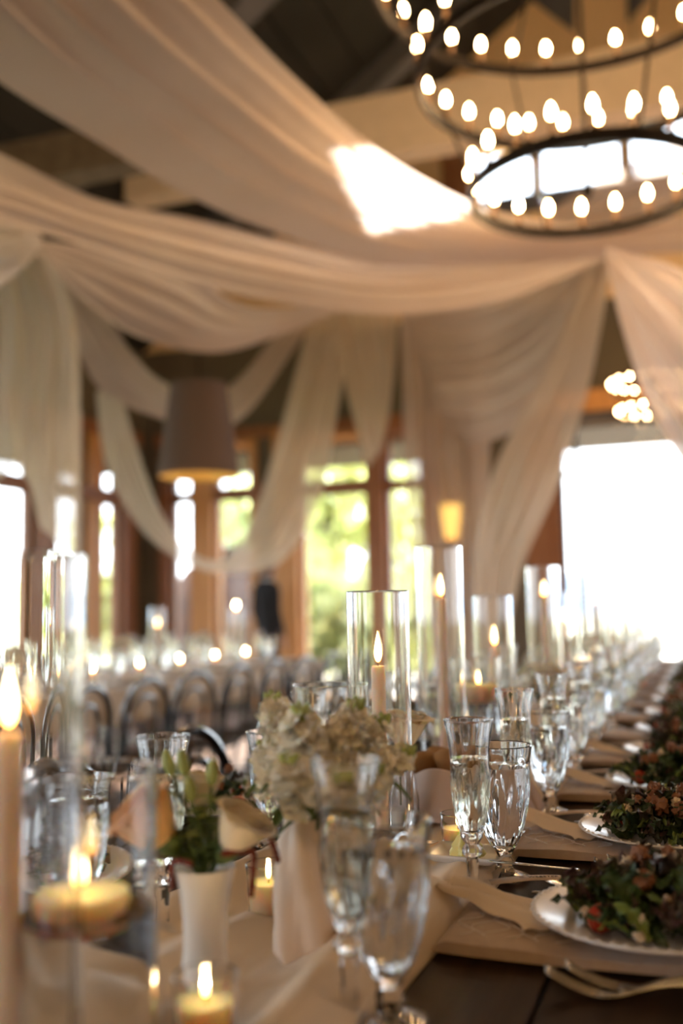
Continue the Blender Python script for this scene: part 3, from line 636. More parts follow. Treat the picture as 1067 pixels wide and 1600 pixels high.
for i, (u, v) in enumerate(LG): place(GB, usedG, u, v, TT+.002, f'{ORD[i]} cut-glass water goblet along the left, window side of the runner', 'water goblets on the near table row', rz=i)
# ------------------------------------------------------------------ candles
FLAME = MB().lathe([(.0001, 0), (.0028, .002), (.0046, .007), (.0050, .012), (.0042, .019), (.0026, .027), (.0010, .034), (.0001, .038)], 14, caps=False).mesh('flame', 'flame')
WICK = MB().tube([(0, 0, -.002), (.0004, 0, .004), (.001, 0, .009)], .0008, 6).mesh('wick', 'wick')
def cyl_glass(r, h, wallt=.0028, name='hurricane', label='', cat='glass cylinder', group=None, loc=None, water=0):
    t = thing(name, label, cat, loc, 0, group)
    outer = [(.0005, 0), (r-.003, 0), (r-.0008, .001), (r, .004), (r, .0055), (r, h-.0022), (r, h-.0012), (r-.0006, h), (r-wallt+.0006, h), (r-wallt, h-.0012), (r-wallt, h-.0022), (r-wallt, .0095), (r-wallt, .008), (r-wallt-.003, .006), (.0005, .006)]
    part('glass_wall', MB().lathe(outer, 64, caps=False), 'glass', t)
    if water: part('water', MB().lathe([(.0005, .0062), (r-wallt-.0035, .0062), (r-wallt+.0001, .0085), (r-wallt+.0001, water), (.0005, water)], 64, caps=False), 'water', t)
    return t
def taper(loc, h, label, group='ivory taper candles', lean=(0, 0), r=.0112, fs=1.0):
    t = thing('taper_candle', label, 'candle', loc, 0, group); t.rotation_euler = (lean[0], lean[1], 0)
    part('wax', MB().lathe([(.0003, 0), (r, 0), (r*.98, h*.5), (r*.93, h-.004), (r*.8, h), (.003, h-.0015), (.0003, h-.002)], 24, caps=False), 'wax', t)
    obj('wick', WICK, t, (0, 0, h)); obj('flame', FLAME, t, (0, 0, h+.005), sc=(fs, fs, fs*1.05)); return t
def holder(loc, label):
    t = thing('candle_holder', label, 'candle holder', loc, 0, 'clear taper holders')
    part('cup', MB().lathe([(.0003, 0), (.022, 0), (.024, .003), (.016, .007), (.0145, .02), (.0125, .02), (.0122, .006), (.0003, .006)], 24, caps=False), 'glass', t)
def floater(loc, label, r=.037, h=.028, fs=.8):
    t = thing('floating_candle', label, 'candle', loc, 0, 'floating candles')
    part('wax', MB().lathe([(.0003, 0), (r*.72, .0), (r*.9, h*.35), (r, h*.8), (r*.97, h), (r*.7, h*.93), (.0003, h*.9)], 40, caps=False), 'waxf', t)
    obj('wick', WICK, t, (0, 0, h*.9)); obj('flame', FLAME, t, (0, 0, h*.9+.005), sc=fs)
def votive(loc, label, r=.027, h=.058, fs=.62, frosted=False):
    t = thing('votive_glass', label, 'votive', loc, 0, 'votive glasses')
    w_ = .0018
    part('glass_cup', MB().lathe([(.0003, 0), (r*.84, 0), (r*.88, .002), (r*.8825, .0035), (r*.998, h-.002), (r, h-.001), (r-.0008, h), (r-w_, h-.001), (r*.998-w_, h-.002), (r*.8825-w_, .0065), (r*.88-w_, .005), (.0003, .005)], 40, caps=False), 'glass', t)
    c = thing('votive_candle', label.replace('votive glass', 'votive candle').replace('glass cup', 'wax candle'), 'candle', (loc[0], loc[1], loc[2]+.0052), 0, 'votive candles')
    hh = h*.56
    part('wax', MB().lathe([(.0003, 0), (r*.88-w_-.001, 0), (r*.95-w_-.0008, hh), (r*.7, hh-.001), (.0003, hh-.002)], 32, caps=False), 'waxf', c)
    obj('wick', WICK, c, (0, 0, hh-.002)); obj('flame', FLAME, c, (0, 0, hh+.003), sc=fs)
# (u, v, glass radius, glass height, candle height, label bit)
def hz(x, Y): p = at(x, 951, Y); return Vector((p.x, Y, 0))
hur = [(33, .76, .048, .405, .258, 'nearest, cut off by the left edge of view', (-.008, 0)), (590, 1.485, .0465, .385, .262, 'right behind the white stock flowers', (-.001, 0)),
       (687, 2.06, .048, .485, .365, 'tallest, behind the bread basket', (.004, .01)), (849, 2.97, .049, .475, .37, 'slender, in front of the right window post', (.004, 0)),
       (769, 2.42, .048, .385, .25, 'short-candled, between the two tallest cylinders', (.003, 0))]
for i, (x, Y, r, h, chh, lb, off) in enumerate(hur):
    p = hz(x, Y); p.z = RUN
    cyl_glass(r, h, name='hurricane_glass', label='tall clear glass cylinder '+lb, group='tall glass candle cylinders', loc=p)
    q = p+Vector((off[0], off[1], .0065)); holder(q, 'clear glass taper holder inside the cylinder '+lb); taper(q+Vector((0, 0, .0062)), chh, 'ivory taper candle in the cylinder '+lb, fs=1.15)
flo = [(137, .80, .055, .238, .13, 'at lower left, nearest'), (513, 1.62, .060, .24, .12, 'beside the white stock flowers'), (741, 2.30, .054, .243, .155, 'behind the near champagne flute')]
for i, (x, Y, r, h, wl, lb) in enumerate(flo):
    p = hz(x, Y); p.z = RUN
    cyl_glass(r, h, .003, 'floating_candle_vase', 'wide water-filled glass cylinder '+lb, 'vase', 'floating candle cylinders', p, water=wl)
    floater(p+Vector((.004 if i else -.004, 0, wl-.012+ (0 if i != 2 else .0))), 'floating cream candle in the wide cylinder '+lb, r=.038 if i != 2 else .044, h=.026 if i != 2 else .04, fs=1.0 if i == 0 else .8)
for x, Y, lb in [(318, .86, 'votive glass glowing at the bottom edge in front of the white flower vase'), (706, 1.49, 'votive glass glowing behind the butter dish'),
                 (415, 1.22, 'votive glass tucked behind the faceted cream vase'), (838, 2.75, 'votive glass beyond the second flute'), (918, 3.0, 'votive glass on the runner beyond the third flute'), (776, 2.85, 'votive glass behind the wide middle cylinder')]:
    p = hz(x, Y); p.z = RUN; votive(p, lb, r=.0275 if x != 706 else .026, h=.060)
# farther centrepieces along the row
rnd = random.Random(5)
fc = []
for k in range(12):
    u = 3.25+.36*k; v = VC+rnd.uniform(-.07, .07); kind = k % 3
    p = R(u, v, RUN); wd = ORD[k]
    if kind in (0, 2):
        h = .40 if kind == 0 else .48
        cyl_glass(.048, h, name='hurricane_glass', label=f'clear glass candle cylinder, {wd} centrepiece beyond the slender one', group='tall glass candle cylinders', loc=p)
        taper(p+Vector((0, 0, .0065)), h*.74, f'lit taper candle of the {wd} centrepiece beyond the slender cylinder')
    else:
        cyl_glass(.055, .22, .003, 'floating_candle_vase', f'wide candle cylinder, {wd} centrepiece beyond the slender one', 'vase', 'floating candle cylinders', p, water=.13)
        floater(p+Vector((0, 0, .118)), f'floating candle of the {wd} centrepiece beyond the slender cylinder')
    q = R(u+.14, v+.10*(1 if k % 2 else -1), RUN); votive(q, f'votive glass beside the {wd} far centrepiece')

# ------------------------------------------------------------------ flowers
def petal_mesh(name, w, l, cup, ruffle, mat, n=6):
    def fn(s, t):
        x = (s-.5)*w*(math.sin(PI*min(1, .12+t*.80))**.6); a = cup*t
        z = l*(math.sin(a)/max(cup, .01)); y = l*(1-math.cos(a))/max(cup, .01)
        k = (s-.5)*2; return Vector((x, (l*t if cup < .05 else (l*math.sin(a)/cup))-.35*w*k*k*t*0, (y if cup >= .05 else 0)+.30*w*k*k*t+ruffle*math.sin(s*11+t*5)*t))
    return MB().grid(fn, n, n).mesh(name, mat)
def blossom_mesh(name, mat, seed, r=.017):
    rn = random.Random(seed); mb = MB()
    for ring, (n, tilt, rr) in enumerate([(5, .35, 1.0), (4, .8, .75), (3, 1.2, .5)]):
        for k in range(n):
            a = 2*PI*k/n+ring*.6+rn.uniform(-.2, .2); Mx = Matrix.Rotation(a, 3, 'Z') @ Matrix.Rotation(tilt, 3, 'X')
            def fn(s, t, rn=rn):
                wv = .95*r*rr*math.sin(PI*(.1+.75*t)); return Mx @ Vector(((s-.5)*wv*1.3, r*rr*t*1.1, .0025*math.sin(s*9+t*4+k)*t+.15*r*abs(s-.5)))
            mb.grid(fn, 4, 3)
    return mb.mesh(name, mat)
BL = [blossom_mesh('blossom', 'petal', s) for s in (1, 2, 3)]
BUDM = MB().lathe([(.0002, 0), (.0022, .002), (.003, .006), (.002, .011), (.0002, .013)], 8, caps=False).mesh('bud', 'bud')
def leaf_mesh(name, w, l, mat, curl=.6, wav=0):
    def fn(s, t):
        ww = w*math.sin(PI*min(.97, max(.04, t)))**.8; a = curl*t
        return Vector(((s-.5)*ww, l*math.sin(a)/curl if curl else l*t, -(l*(1-math.cos(a))/curl if curl else 0)+.18*w*abs(s-.5)*2+wav*math.sin(t*14+s*3)))
    return MB().grid(fn, 4, 7).mesh(name, mat)
LEAF = leaf_mesh('leaf', .014, .045, 'stem'); LEAF2 = leaf_mesh('leaf', .010, .03, 'bud')
def aim(d): return Vector(d).to_track_quat('Z', 'Y').to_euler()
def stock(base, tip, label, seed, nb=20, sc=1.0):
    rn = random.Random(seed); t = thing('stock_flower', label, 'flower', base, 0, 'white stock flowers in the faceted vase'); d = tip-base
    mid = d*.5+Vector((0, 0, .012)); pts = [Vector((0, 0, 0)), mid*.5, mid, (mid+d)/2, d]
    part('stem', MB().tube(pts, [.0022, .002, .0018, .0015, .001], 6), 'stem', t)
    for k in range(nb):
        f = .36+.56*k/nb; p = cat_rom(pts, f); a = k*2.4+seed; dr = Vector((math.cos(a), math.sin(a), .35+.5*f)).normalized()
        s = sc*(1.15-.45*(k/nb))
        obj('blossom', BL[k % 3], t, p+dr*.011*s, aim(dr), s*rn.uniform(.85, 1.15))
    for k in range(7):
        a = k*2.4; f = .9+.1*k/7; p = cat_rom(pts, f); obj('bud', BUDM, t, p, aim(Vector((math.cos(a)*.6, math.sin(a)*.6, 1))), sc*1.3)
    for k in range(4):
        a = k*1.9+seed; p = cat_rom(pts, .3+.12*k); obj('leaf', LEAF, t, p, (-.3, 0, a), sc*.9)
# faceted cream vase
vp = hz(473, 1.075); vp.z = RUN
t = thing('faceted_vase', 'matte cream ceramic vase with twisting vertical facets holding white stock', 'vase', vp, .3)
def vrf(a, z): return 1+.26*abs(math.cos(2.5*(a+z*7)))-.13
outer = [(.0005, 0), (.030, 0), (.0335, .004), (.0345, .02), (.0335, .06), (.0305, .095), (.0255, .120), (.0215, .133), (.0205, .142), (.0185, .142), (.0190, .13), (.0270, .09), (.029, .02), (.0005, .01)]
part('body', MB().lathe(outer, 80, vrf, caps=False), 'cer', t)
spikes = [((425, 1105), 1.09), ((470, 1125), 1.02), ((508, 1165), 1.12), ((560, 1115), 1.07), ((600, 1140), 1.12), ((640, 1190), 1.08), ((452, 1205), .99), ((590, 1220), 1.02), ((530, 1235), .98), ((415, 1180), 1.13)]
for i, ((x, y), Y) in enumerate(spikes):
    b_ = vp+Vector((.006*math.cos(i*1.1), .006*math.sin(i*1.1), .125)); tip = at(x, y-4, Y)
    stock(b_, tip, f'{["upright", "front", "central", "back right", "far right", "low right", "lower left", "inner right", "lowest front", "left rear"][i]} spike of white stock in the faceted vase', i, nb=24, sc=1.15)
def rose(loc, axis, r, mat, label, seed=0, openk=1.0, stem_to=None, group='roses'):
    rn = random.Random(seed); t = thing('rose', label, 'flower', loc, 0, group)
    q = Vector(axis).to_track_quat('Z', 'Y').to_matrix()
    key = (mat, round(r, 4))
    for ring, (n, tilt, rr, hh) in enumerate([(3, .05, .20, .88), (4, .10, .36, .96), (5, .20*openk, .52, 1.0), (6, .42*openk, .64, .95)]):
        def fn(s, tt, rr=rr, hh=hh, tilt=tilt):
            a = (s-.5)*(2.3 if tt < .8 else 2.3-(tt-.8)*1.6); base = math.sin(min(1, tt*1.25)*PI/2)**.8
            rad = r*rr*(.30+.85*math.sin(PI*.62*tt))+r*tilt*.55*tt**4; z = r*1.85*hh*(tt-.08*tt*tt-.10*tt*(abs(s-.5)*2)**3)
            if tt > .86: rad += r*(.03+.22*tilt)*(tt-.86)/.14; z -= r*.08*(tt-.86)/.14*ring
            return Vector((rad*math.sin(a), rad*math.cos(a), z))
        me = MB().grid(fn, 10, 10).mesh('petal', mat)
        for k in range(n): obj('petal', me, t, (0, 0, 0), (q @ Matrix.Rotation(2*PI*k/n+ring*.8+rn.uniform(-.1, .1), 3, 'Z')).to_euler())
    part('calyx', MB().lathe([(.0003, -.012), (r*.15, -.009), (r*.30, -.003), (r*.36, .004), (r*.33, .009)], 12, caps=False), 'stem', t, rot=q.to_euler())
    if stem_to is not None:
        e = Vector(stem_to)-Vector(loc); part('stem', MB().tube([q @ Vector((0, 0, -.008)), e*.5+Vector((0, 0, .012)), e], .0022, 6), 'stem', t)
    return t
wp = hz(318, 1.0); wp.z = RUN
t = thing('white_bud_vase', 'small white milk-glass vase with flared foot holding peach and cream roses', 'vase', wp)
outer = [(.0005, 0), (.024, 0), (.0265, .004), (.0235, .016), (.0210, .035), (.0215, .065), (.0245, .090), (.0290, .108), (.0300, .112), (.0285, .112), (.0225, .090), (.019, .06), (.019, .02), (.0005, .012)]
part('body', MB().lathe(outer, 64, lambda a, z: 1+.012*math.cos(24*a), caps=False), 'milk', t)
bs_ = wp+Vector((0, 0, .09))
rose(at(268, 1322, .985), (-.62, -.10, .80), .037, 'peach', 'peach rose leaning left over the small white vase', 1, .8, bs_)
rose(at(312, 1266, 1.03), (.05, .0, 1), .024, 'cream', 'small cream rose at the back of the small white vase', 2, .8, bs_)
rose(at(352, 1335, .98), (.52, -.08, .85), .031, 'cream', 'cream rose leaning right over the small white vase', 3, 1.0, bs_)
for i, (x, y, Y) in enumerate([(290, 1215, 1.0), (300, 1255, .98), (330, 1230, .99), (270, 1215, 1.01)]):
    p = at(x, y, Y); t = thing('flower_bud', ['tall green bud', 'short pale green bud', 'dark green bud', 'leftmost green bud'][i]+' above the small white vase', 'bud', bs_, 0, 'green buds'); e = p-bs_
    part('stem', MB().tube([(0, 0, 0), e*.5+Vector((.003, 0, .01)), e], .0016, 6), 'stem', t)
    obj('bud', BUDM, t, e, aim(e), 2.2)
    for k in range(3): obj('leaf', LEAF2, t, e*(.5+.15*k), (.4, 0, k*2.1+i), 1)
for i in range(9):
    a = i*.7; t = thing('foliage_sprig', ['front', 'left', 'rear', 'right', 'inner', 'outer left', 'outer right', 'drooping', 'small'][i]+' dark green leaf sprig in the small white vase', 'leaf', bs_, 0, 'leaf sprigs in the white vase')
    e = Vector((math.cos(a)*.022, math.sin(a)*.018, .045+.006*(i % 3))); part('stem', MB().tube([(0, 0, 0), e*.6, e], .0014, 6), 'stem', t)
    for k in range(4): obj('leaf', LEAF, t, e*(.4+.2*k), (.6, 0, a*1.7+k*1.6), .85)
for i, pts in enumerate([[(345, 1335), (392, 1330), (396, 1355), (392, 1400)], [(400, 1300), (418, 1305), (430, 1330), (434, 1345)], [(300, 1350), (272, 1345), (268, 1365), (270, 1385)]]):
    P_ = [at(x, y, .965+.01*k) for k, (x, y) in enumerate(pts)]; b0 = P_[0]
    t = thing('amaranth_tassel', ['long dark red amaranth tassel hanging right of the small white vase', 'short dark red amaranth tassel before the faceted vase', 'thin dark red amaranth tassel left of the small white vase'][i], 'flower', b0, 0, 'amaranth tassels')
    Q = [cat_rom([p-b0 for p in P_], k/24) for k in range(25)]
    part('tassel', MB().tube(Q, [.0022+.0012*abs(math.sin(k*2.3)) for k in range(25)], 8), 'amar', t)
# bud vase with open rose behind tall cylinder
bp = hz(626, 1.66); bp.z = RUN
t = thing('bud_vase', 'narrow clear bud vase holding one open cream rose', 'vase', bp)
part('glass_body', MB().lathe([(.0005, 0), (.020, 0), (.022, .004), (.023, .05), (.018, .08), (.012, .10), (.0125, .125), (.0105, .125), (.010, .10), (.0155, .08), (.020, .05), (.019, .006), (.0005, .006)], 40, caps=False), 'glass', t)
rose(at(632, 1172, 1.66), (.1, -.05, 1), .040, 'cream', 'open cream rose seen through the glass cylinder by the bread basket', 7, 1.25, bp+Vector((0, 0, .04)))
# far bouquets
def far_bouquet(p, label, seed, r=.07, mats=('cream', 'petal', 'peach')):
    rn = random.Random(seed)
    t = thing('flower_arrangement', label, 'flowers', p, 0, 'flower arrangements along the tables')
    part('vase', MB().lathe([(.0005, 0), (.03, 0), (.032, .02), (.026, .07), (.033, .1), (.03, .1), (.024, .07), (.028, .02), (.0005, .01)], 24, caps=False), 'cer', t)
    for k in range(26):
        a = rn.uniform(0, 6.28); e = rn.uniform(.1, 1.4); dr = Vector((math.cos(a)*math.cos(e), math.sin(a)*math.cos(e), math.sin(e)))
        obj('blossom', BL[k % 3], t, Vector((0, 0, .13))+dr*r*rn.uniform(.6, 1), aim(dr), rn.uniform(1.1, 1.8))
    for k in range(10):
        a = rn.uniform(0, 6.28); obj('leaf', LEAF, t, (0, 0, .11), (rn.uniform(.3, 1.2), 0, a), 1.6)
for i, (u, v) in enumerate([(2.66, -.42), (3.79, -.58), (4.51, -.58), (5.23, -.58), (5.95, -.58)]):
    far_bouquet(R(u, v, RUN), f'{ORD[i]} low flower arrangement down the near table row past the tall cylinders', i+20)
# ------------------------------------------------------------------ plates, salads, napkins, cutlery
def scal(a, z): return 1
plate_prof = [(.0005, 0), (.075, 0), (.078, .002), (.095, .006), (.118, .012), (.132, .017), (.1345, .0185), (.134, .0205), (.131, .0205), (.116, .0155), (.094, .0095), (.080, .0055), (.0005, .0045)]
PL = MB().lathe(plate_prof, 96, lambda a, z: 1+(.006*math.cos(48*a) if z > .0165 else 0), caps=False).mesh('dish', 'porc')
bd = MB()
for k in range(60):
    a = 2*PI*k/60; bd.lathe([(.0003, -.0022), (.0026, 0), (.0018, .002), (.0003, .0026)], 6, c=(.1315*math.cos(a), .1315*math.sin(a), .0200), caps=False)
BEAD = bd.mesh('beaded_rim', 'porc')
def lett(name, w, l, mat, seed, fr=.012):
    rn = random.Random(seed); f0 = rn.uniform(0, 6)
    def fn(s, t):
        ww = w*(.35+.65*math.sin(PI*min(.93, .1+t*.75))); e = abs(s-.5)*2
        return Vector(((s-.5)*ww*(1+.12*math.sin(t*30+f0)), l*t*(1-.12*e*e), l*.35*math.sin(t*2.4)+fr*math.sin(t*19+f0+(1 if s > .5 else -1)*1.3)*e**1.5+.25*w*e*e))
    return MB().grid(fn, 8, 12).mesh(name, mat)
LT = [lett('lettuce_leaf', .028, .050, 'green', 1, .007), lett('lettuce_leaf', .018, .055, 'green', 2, .005), lett('lettuce_leaf', .026, .045, 'dark', 3, .008), lett('lettuce_leaf', .016, .05, 'lime', 4, .005), lett('lettuce_leaf', .030, .045, 'dark', 5, .009), lett('lettuce_leaf', .007, .055, 'lime', 6, .003), lett('lettuce_leaf', .010, .045, 'green', 8, .005)]
def blob(name, mat, r, seed, amp=.25, seg=10):
    def fn(s, t):
        a, b = 2*PI*s, PI*t; d = Vector((math.cos(a)*math.sin(b), math.sin(a)*math.sin(b), math.cos(b))); return d*r*(1+amp*noise.noise(d*2.2+Vector((seed, 0, 0)))*1.6)
    return MB().grid(fn, seg+2, seg).mesh(name, mat)
TOM = blob('tomato', 'red', .014, 1, .08, 12); NUT = [blob('candied_nut', 'nut', .007, s, .6) for s in (2, 3)]; FET = [blob('cheese_crumble', 'feta', .006, s, .7) for s in (4, 5, 6)]
def salad(i, loc, label, n, nc):
    rn = random.Random(i*7+3); t = thing('salad', label, 'salad', loc, 0, 'green salads on the plates')
    for k in range(n):
        rr = .088*math.sqrt(rn.random()); a = rn.uniform(0, 6.28); z = .005+.045*(1-(rr/.095)**2)*rn.random()
        obj('lettuce_leaf', LT[rn.choice([0, 0, 1, 1, 2, 2, 3, 4, 4, 5, 6, 6])], t, (rr*math.cos(a), rr*math.sin(a), z), (rn.uniform(-.5, .9), rn.uniform(-.7, .7), rn.uniform(0, 6.28)), rn.uniform(.65, 1.05))
    for k in range(nc):
        rr = .095*math.sqrt(rn.random()); a = rn.uniform(0, 6.28); z = .008+.060*(1-(rr/.10)**2)
        obj('cheese_crumble', FET[k % 3], t, (rr*math.cos(a), rr*math.sin(a), z), (rn.random()*3, 0, rn.random()*3), rn.uniform(.5, 1.15))
    for k in range(nc//3+2):
        rr = .07*math.sqrt(rn.random()); a = rn.uniform(0, 6.28); z = .012+.060*(1-(rr/.10)**2)
        obj('candied_nut', NUT[k % 2], t, (rr*math.cos(a), rr*math.sin(a), z), (rn.random()*3, 0, rn.random()*3), rn.uniform(.8, 1.5))
    for k in range(3):
        a = [3.5, 5.2, 1.5][k]+rn.uniform(-.3, .3); obj('tomato', TOM, t, (.078*math.cos(a), .078*math.sin(a), .018), (0, 0, 0), rn.uniform(.8, 1.1))
    return t
def fork_mesh():
    mb = MB()
    # along +Y: handle from y=0 to .13, tines to .2
    def zc(y): return .0035+ .014*math.sin(max(0, min(1, y/.125))*PI)*1.0 + (.024*((y-.135)/.065)**2 if y > .135 else 0) 
    pts = [Vector((0, y, zc(y))) for y in [k*.01 for k in range(15)]]
    def fn(s, t):
        y = .145*t; w = .0056*(1-.55*min(1, t*1.3))+.0008 if t < .82 else .0026+(t-.82)/.18*.0085
        return Vector(((s-.5)*2*w, y, zc(y)+.0006*math.cos((s-.5)*PI)))
    mb.grid(fn, 4, 24)
    for k in range(4):
        x = (k-1.5)*.0062
        def ft(s, t, x=x): y = .142+.052*t; return Vector((x*(.92+.08*t)+(s-.5)*.0034*(1-.35*t), y, zc(y)-.0015*abs(k-1.5)**1*0))
        mb.grid(ft, 2, 10)
    return mb.mesh('fork_body', 'silver')
FORK = fork_mesh()
def knife_mesh():
    mb = MB()
    def fn(s, t):
        y = .21*t; w = (.0065-.002*math.sin(t*6)) if t < .45 else .0045+.004*math.sin((t-.45)/.55*PI)**.7
        return Vector(((s-.5)*2*w, y, .003+.0008*math.cos((s-.5)*PI)))
    return mb.grid(fn, 4, 28).mesh('knife_body', 'silver')
KNIFE = knife_mesh()
def spoon_mesh():
    def fn(s, t):
        y = .19*t; w = .0065-.0035*min(1, t*1.5) if t < .7 else .003+.017*math.sin((t-.7)/.3*PI*.97)**.75
        z = .004+.007*math.sin(min(1, t/.7)*PI)-(.006*math.sin((t-.7)/.3*PI)*(1-(2*s-1)**2) if t > .7 else 0)
        return Vector(((s-.5)*2*w, y, z+.002))
    return MB().grid(fn, 8, 40).mesh('spoon_body', 'silver')
SPOON = spoon_mesh()
def cutlery(kind, me, u, v, rz, label, z=None, tilt=0):
    o = obj(kind, me, None, R(u, v, z or TT+.0005), (tilt, 0, RZ+rz)); md = o.modifiers.new('s', 'SOLIDIFY'); md.thickness = .0018; md.offset = 0
    tag(o, label, kind, kind+'s at the place settings'); return o
def napkin(u, v0, v1, i):
    hw = .085
    def fn(s, w):
        a = 2*PI*w; th = .0075; x = (hw-.004)*max(-1, min(1, 1.35*math.cos(a))); zz = th*(1 if math.sin(a) > 0 else -1)*abs(math.sin(a))**.5
        v = v0+(v1-v0)*s; en = min(1, s/.05)**.5; zz = zz*en-th*(1-en); x *= .93+.07*en; k = .0035*noise.noise((v*16, x*22, i*3.7)); return R(u+x+.006*math.sin(v*11+i), v, TT+.0020+th+.0008+zz*(1+.1*math.sin(v*20))+k*(zz > 0))
    mb = MB().grid(fn, 40, 32); n = len(mb.v); mb.f.append(tuple(range(32, -1, -1))); mb.f.append(tuple(n-33+k for k in range(33)))
    o = part('folded_napkin', mb, 'napkin', None); tag(o, f'{ORD[i]} folded tan linen napkin reaching from under a plate to the runner', 'napkin', 'tan napkins under the plates')
    if i < 3:
        for k in range(7):
            pts = []
            for q in range(16):
                f = q/15; uu = u-.06+.10*f*(1 if k % 2 else .8); vv = v0+.03+.018*k+.012*math.sin(f*9+k*2)
                pts.append(R(uu, vv, TT+.0186+.0004))
            part('printed_line', MB().tube(pts, .0006, 4), 'print', o)
    return o
def ribbon(pts, w, label, i, mat='runner', name='gauze_ribbon'):
    P_ = [Vector(p) for p in pts]
    def fn(s, t):
        p = cat_rom(P_, s); q = cat_rom(P_, min(1, s+.01))-cat_rom(P_, max(0, s-.01)); side = q.cross(Vector((0, 0, 1))); side = side.normalized() if side.length > 1e-6 else Vector((1, 0, 0))
        return p+side*(t-.5)*w*(1+.15*math.sin(s*13))+Vector((0, 0, .003*math.sin(t*9+s*6)+.002))
    o = part(name, MB().grid(fn, 36, 8), mat, None); md = o.modifiers.new('s', 'SOLIDIFY'); md.thickness = .0006; tag(o, label, 'ribbon', 'gauze ribbons tied round the napkins'); return o
def tagcard(u, v, rz, i, text=None):
    t = thing('name_tag', f'{ORD[i]} kraft paper name tag lying by its napkin ribbon', 'name tag', R(u, v, TT+.014), RZ+rz, 'paper name tags'); t.scale = (1.25, 1.25, 1.25)
    def fn(s, w): return Vector(((s-.5)*.085, (w-.5)*.019, .004*math.sin(s*2.5)))
    o = part('card', MB().grid(fn, 10, 2), 'paper', t); md = o.modifiers.new('s', 'SOLIDIFY'); md.thickness = .0006
    if text:
        cu = bpy.data.curves.new('lettering', 'FONT'); cu.body = text; cu.size = .0075; cu.extrude = .0001; cu.align_x = 'CENTER'
        f_ = bpy.data.objects.new('tmp', cu); COL.objects.link(f_); dg = bpy.context.evaluated_depsgraph_get(); me = bpy.data.meshes.new_from_object(f_.evaluated_get(dg)); bpy.data.objects.remove(f_)
        me.materials.clear(); me.materials.append(M['ink']); obj('lettering', me, t, (.008, -.003, .0048))
for i in range(NS):
    w = ORD[i]; u = pu[i]; v = -.068
    t = thing('dinner_plate', f'{w} white plate with beaded rim along the right side of the table', 'plate', R(u, v, TT+.0175), i*.3, 'plates on the right side')
    obj('dish', PL, t); obj('beaded_rim', BEAD, t)
    salad(i, R(u, v, TT+.0225), f'{w} green salad with nuts and cheese on the right side of the table', [240, 240, 170, 110, 70][i] if i < 5 else 36, [14, 30, 12, 8, 6][i] if i < 5 else 4)
    napkin(u-.02, -.298, .09, i)
    du = -.150
    for k in range(2):
        cutlery('fork', FORK, u+du+.030*k, .030+.015*k, PI/2+.10+.05*k, f'{["outer", "inner"][k]} silver fork at the {w} right-hand setting')
    cutlery('knife', KNIFE, u+.165, -.02, PI/2+.05, f'silver knife at the {w} right-hand setting'); cutlery('spoon', SPOON, u+.195, -.03, PI/2-.05, f'silver spoon at the {w} right-hand setting')
for i in range(4):
    u = pu[i]
    ribbon([R(u+.03, -.31, TT+.040), R(u+.02, -.27, TT+.034), R(u-.01, -.22, TT+.024), R(u-.05, -.18, TT+.0215)], .055, f'short gauze ribbon end on the {ORD[i]} tan napkin', i)
    ribbon([R(u+.02, -.30, TT+.036), R(u+.04, -.25, TT+.026), R(u+.075, -.20, TT+.012), R(u+.13, -.165, TT+.008), R(u+.17, -.16, TT+.01)], .024, f'long gauze ribbon end trailing from the {ORD[i]} tan napkin', i)
    tagcard(u+.165, -.232, .35, i, 'C. WEBSTER' if i == 0 else None)
tagcard(.80, -.14, .3, 4)
# left-hand settings (glimpsed between the flowers)
for i, u in enumerate([1.20, 1.70, 2.20, 2.70, 3.20]):
    v = -.87
    t = thing('dinner_plate', f'{ORD[i]} white plate along the left, window side of the table', 'plate', R(u, v, TT+.001), i*.3, 'plates on the left side'); obj('dish', PL, t); obj('beaded_rim', BEAD, t)
    salad(i+30, R(u, v, TT+.006), f'{ORD[i]} green salad along the left, window side of the table', 45, 8)
    cutlery('knife', KNIFE, u-.18, -.84, PI/2, f'silver knife at the {ORD[i]} left-hand setting')
# butter dish
p = hz(728, 1.40); t = thing('butter_dish', 'small square white dish with a swirl of butter beside the near flute', 'dish', (p.x-.005, 1.415, TT+.024), RZ-.05)
def dish(s, w):
    x, y = (s-.5)*2, (w-.5)*2; e = max(abs(x), abs(y)); return Vector((x*.052, y*.040, .001+(.010*((e-.7)/.3)**1.3 if e > .7 else 0)))
o = part('dish', MB().grid(dish, 24, 24), 'porc', t); md = o.modifiers.new('s', 'SOLIDIFY'); md.thickness = .003; md.offset = -1
bt = tag(part('butter_swirl', MB().lathe([(.0003, 0), (.018, 0), (.020, .004), (.018, .009), (.016, .012), (.0165, .015), (.012, .021), (.0105, .024), (.005, .031), (.0003, .034)], 48, lambda a, z: 1+.16*math.cos(7*a+z*150), caps=False), 'butter', None), 'pale yellow piped butter swirl on the small square dish', 'butter')
bt.location = (p.x-.008, 1.405, TT+.0285); bt.scale = (1.15, 1.15, 1.1)
cutlery('butter_knife', KNIFE, 1.33, -.17, PI/2-.12, 'small butter knife lying across the edge of the butter dish', z=TT+.031).scale = (.6, .58, .6)
cutlery('butter_spoon', SPOON, 1.47, -.33, PI/2+.5, 'tiny silver spoon resting on the butter dish behind the butter', z=TT+.028).scale = (.45, .45, .45)
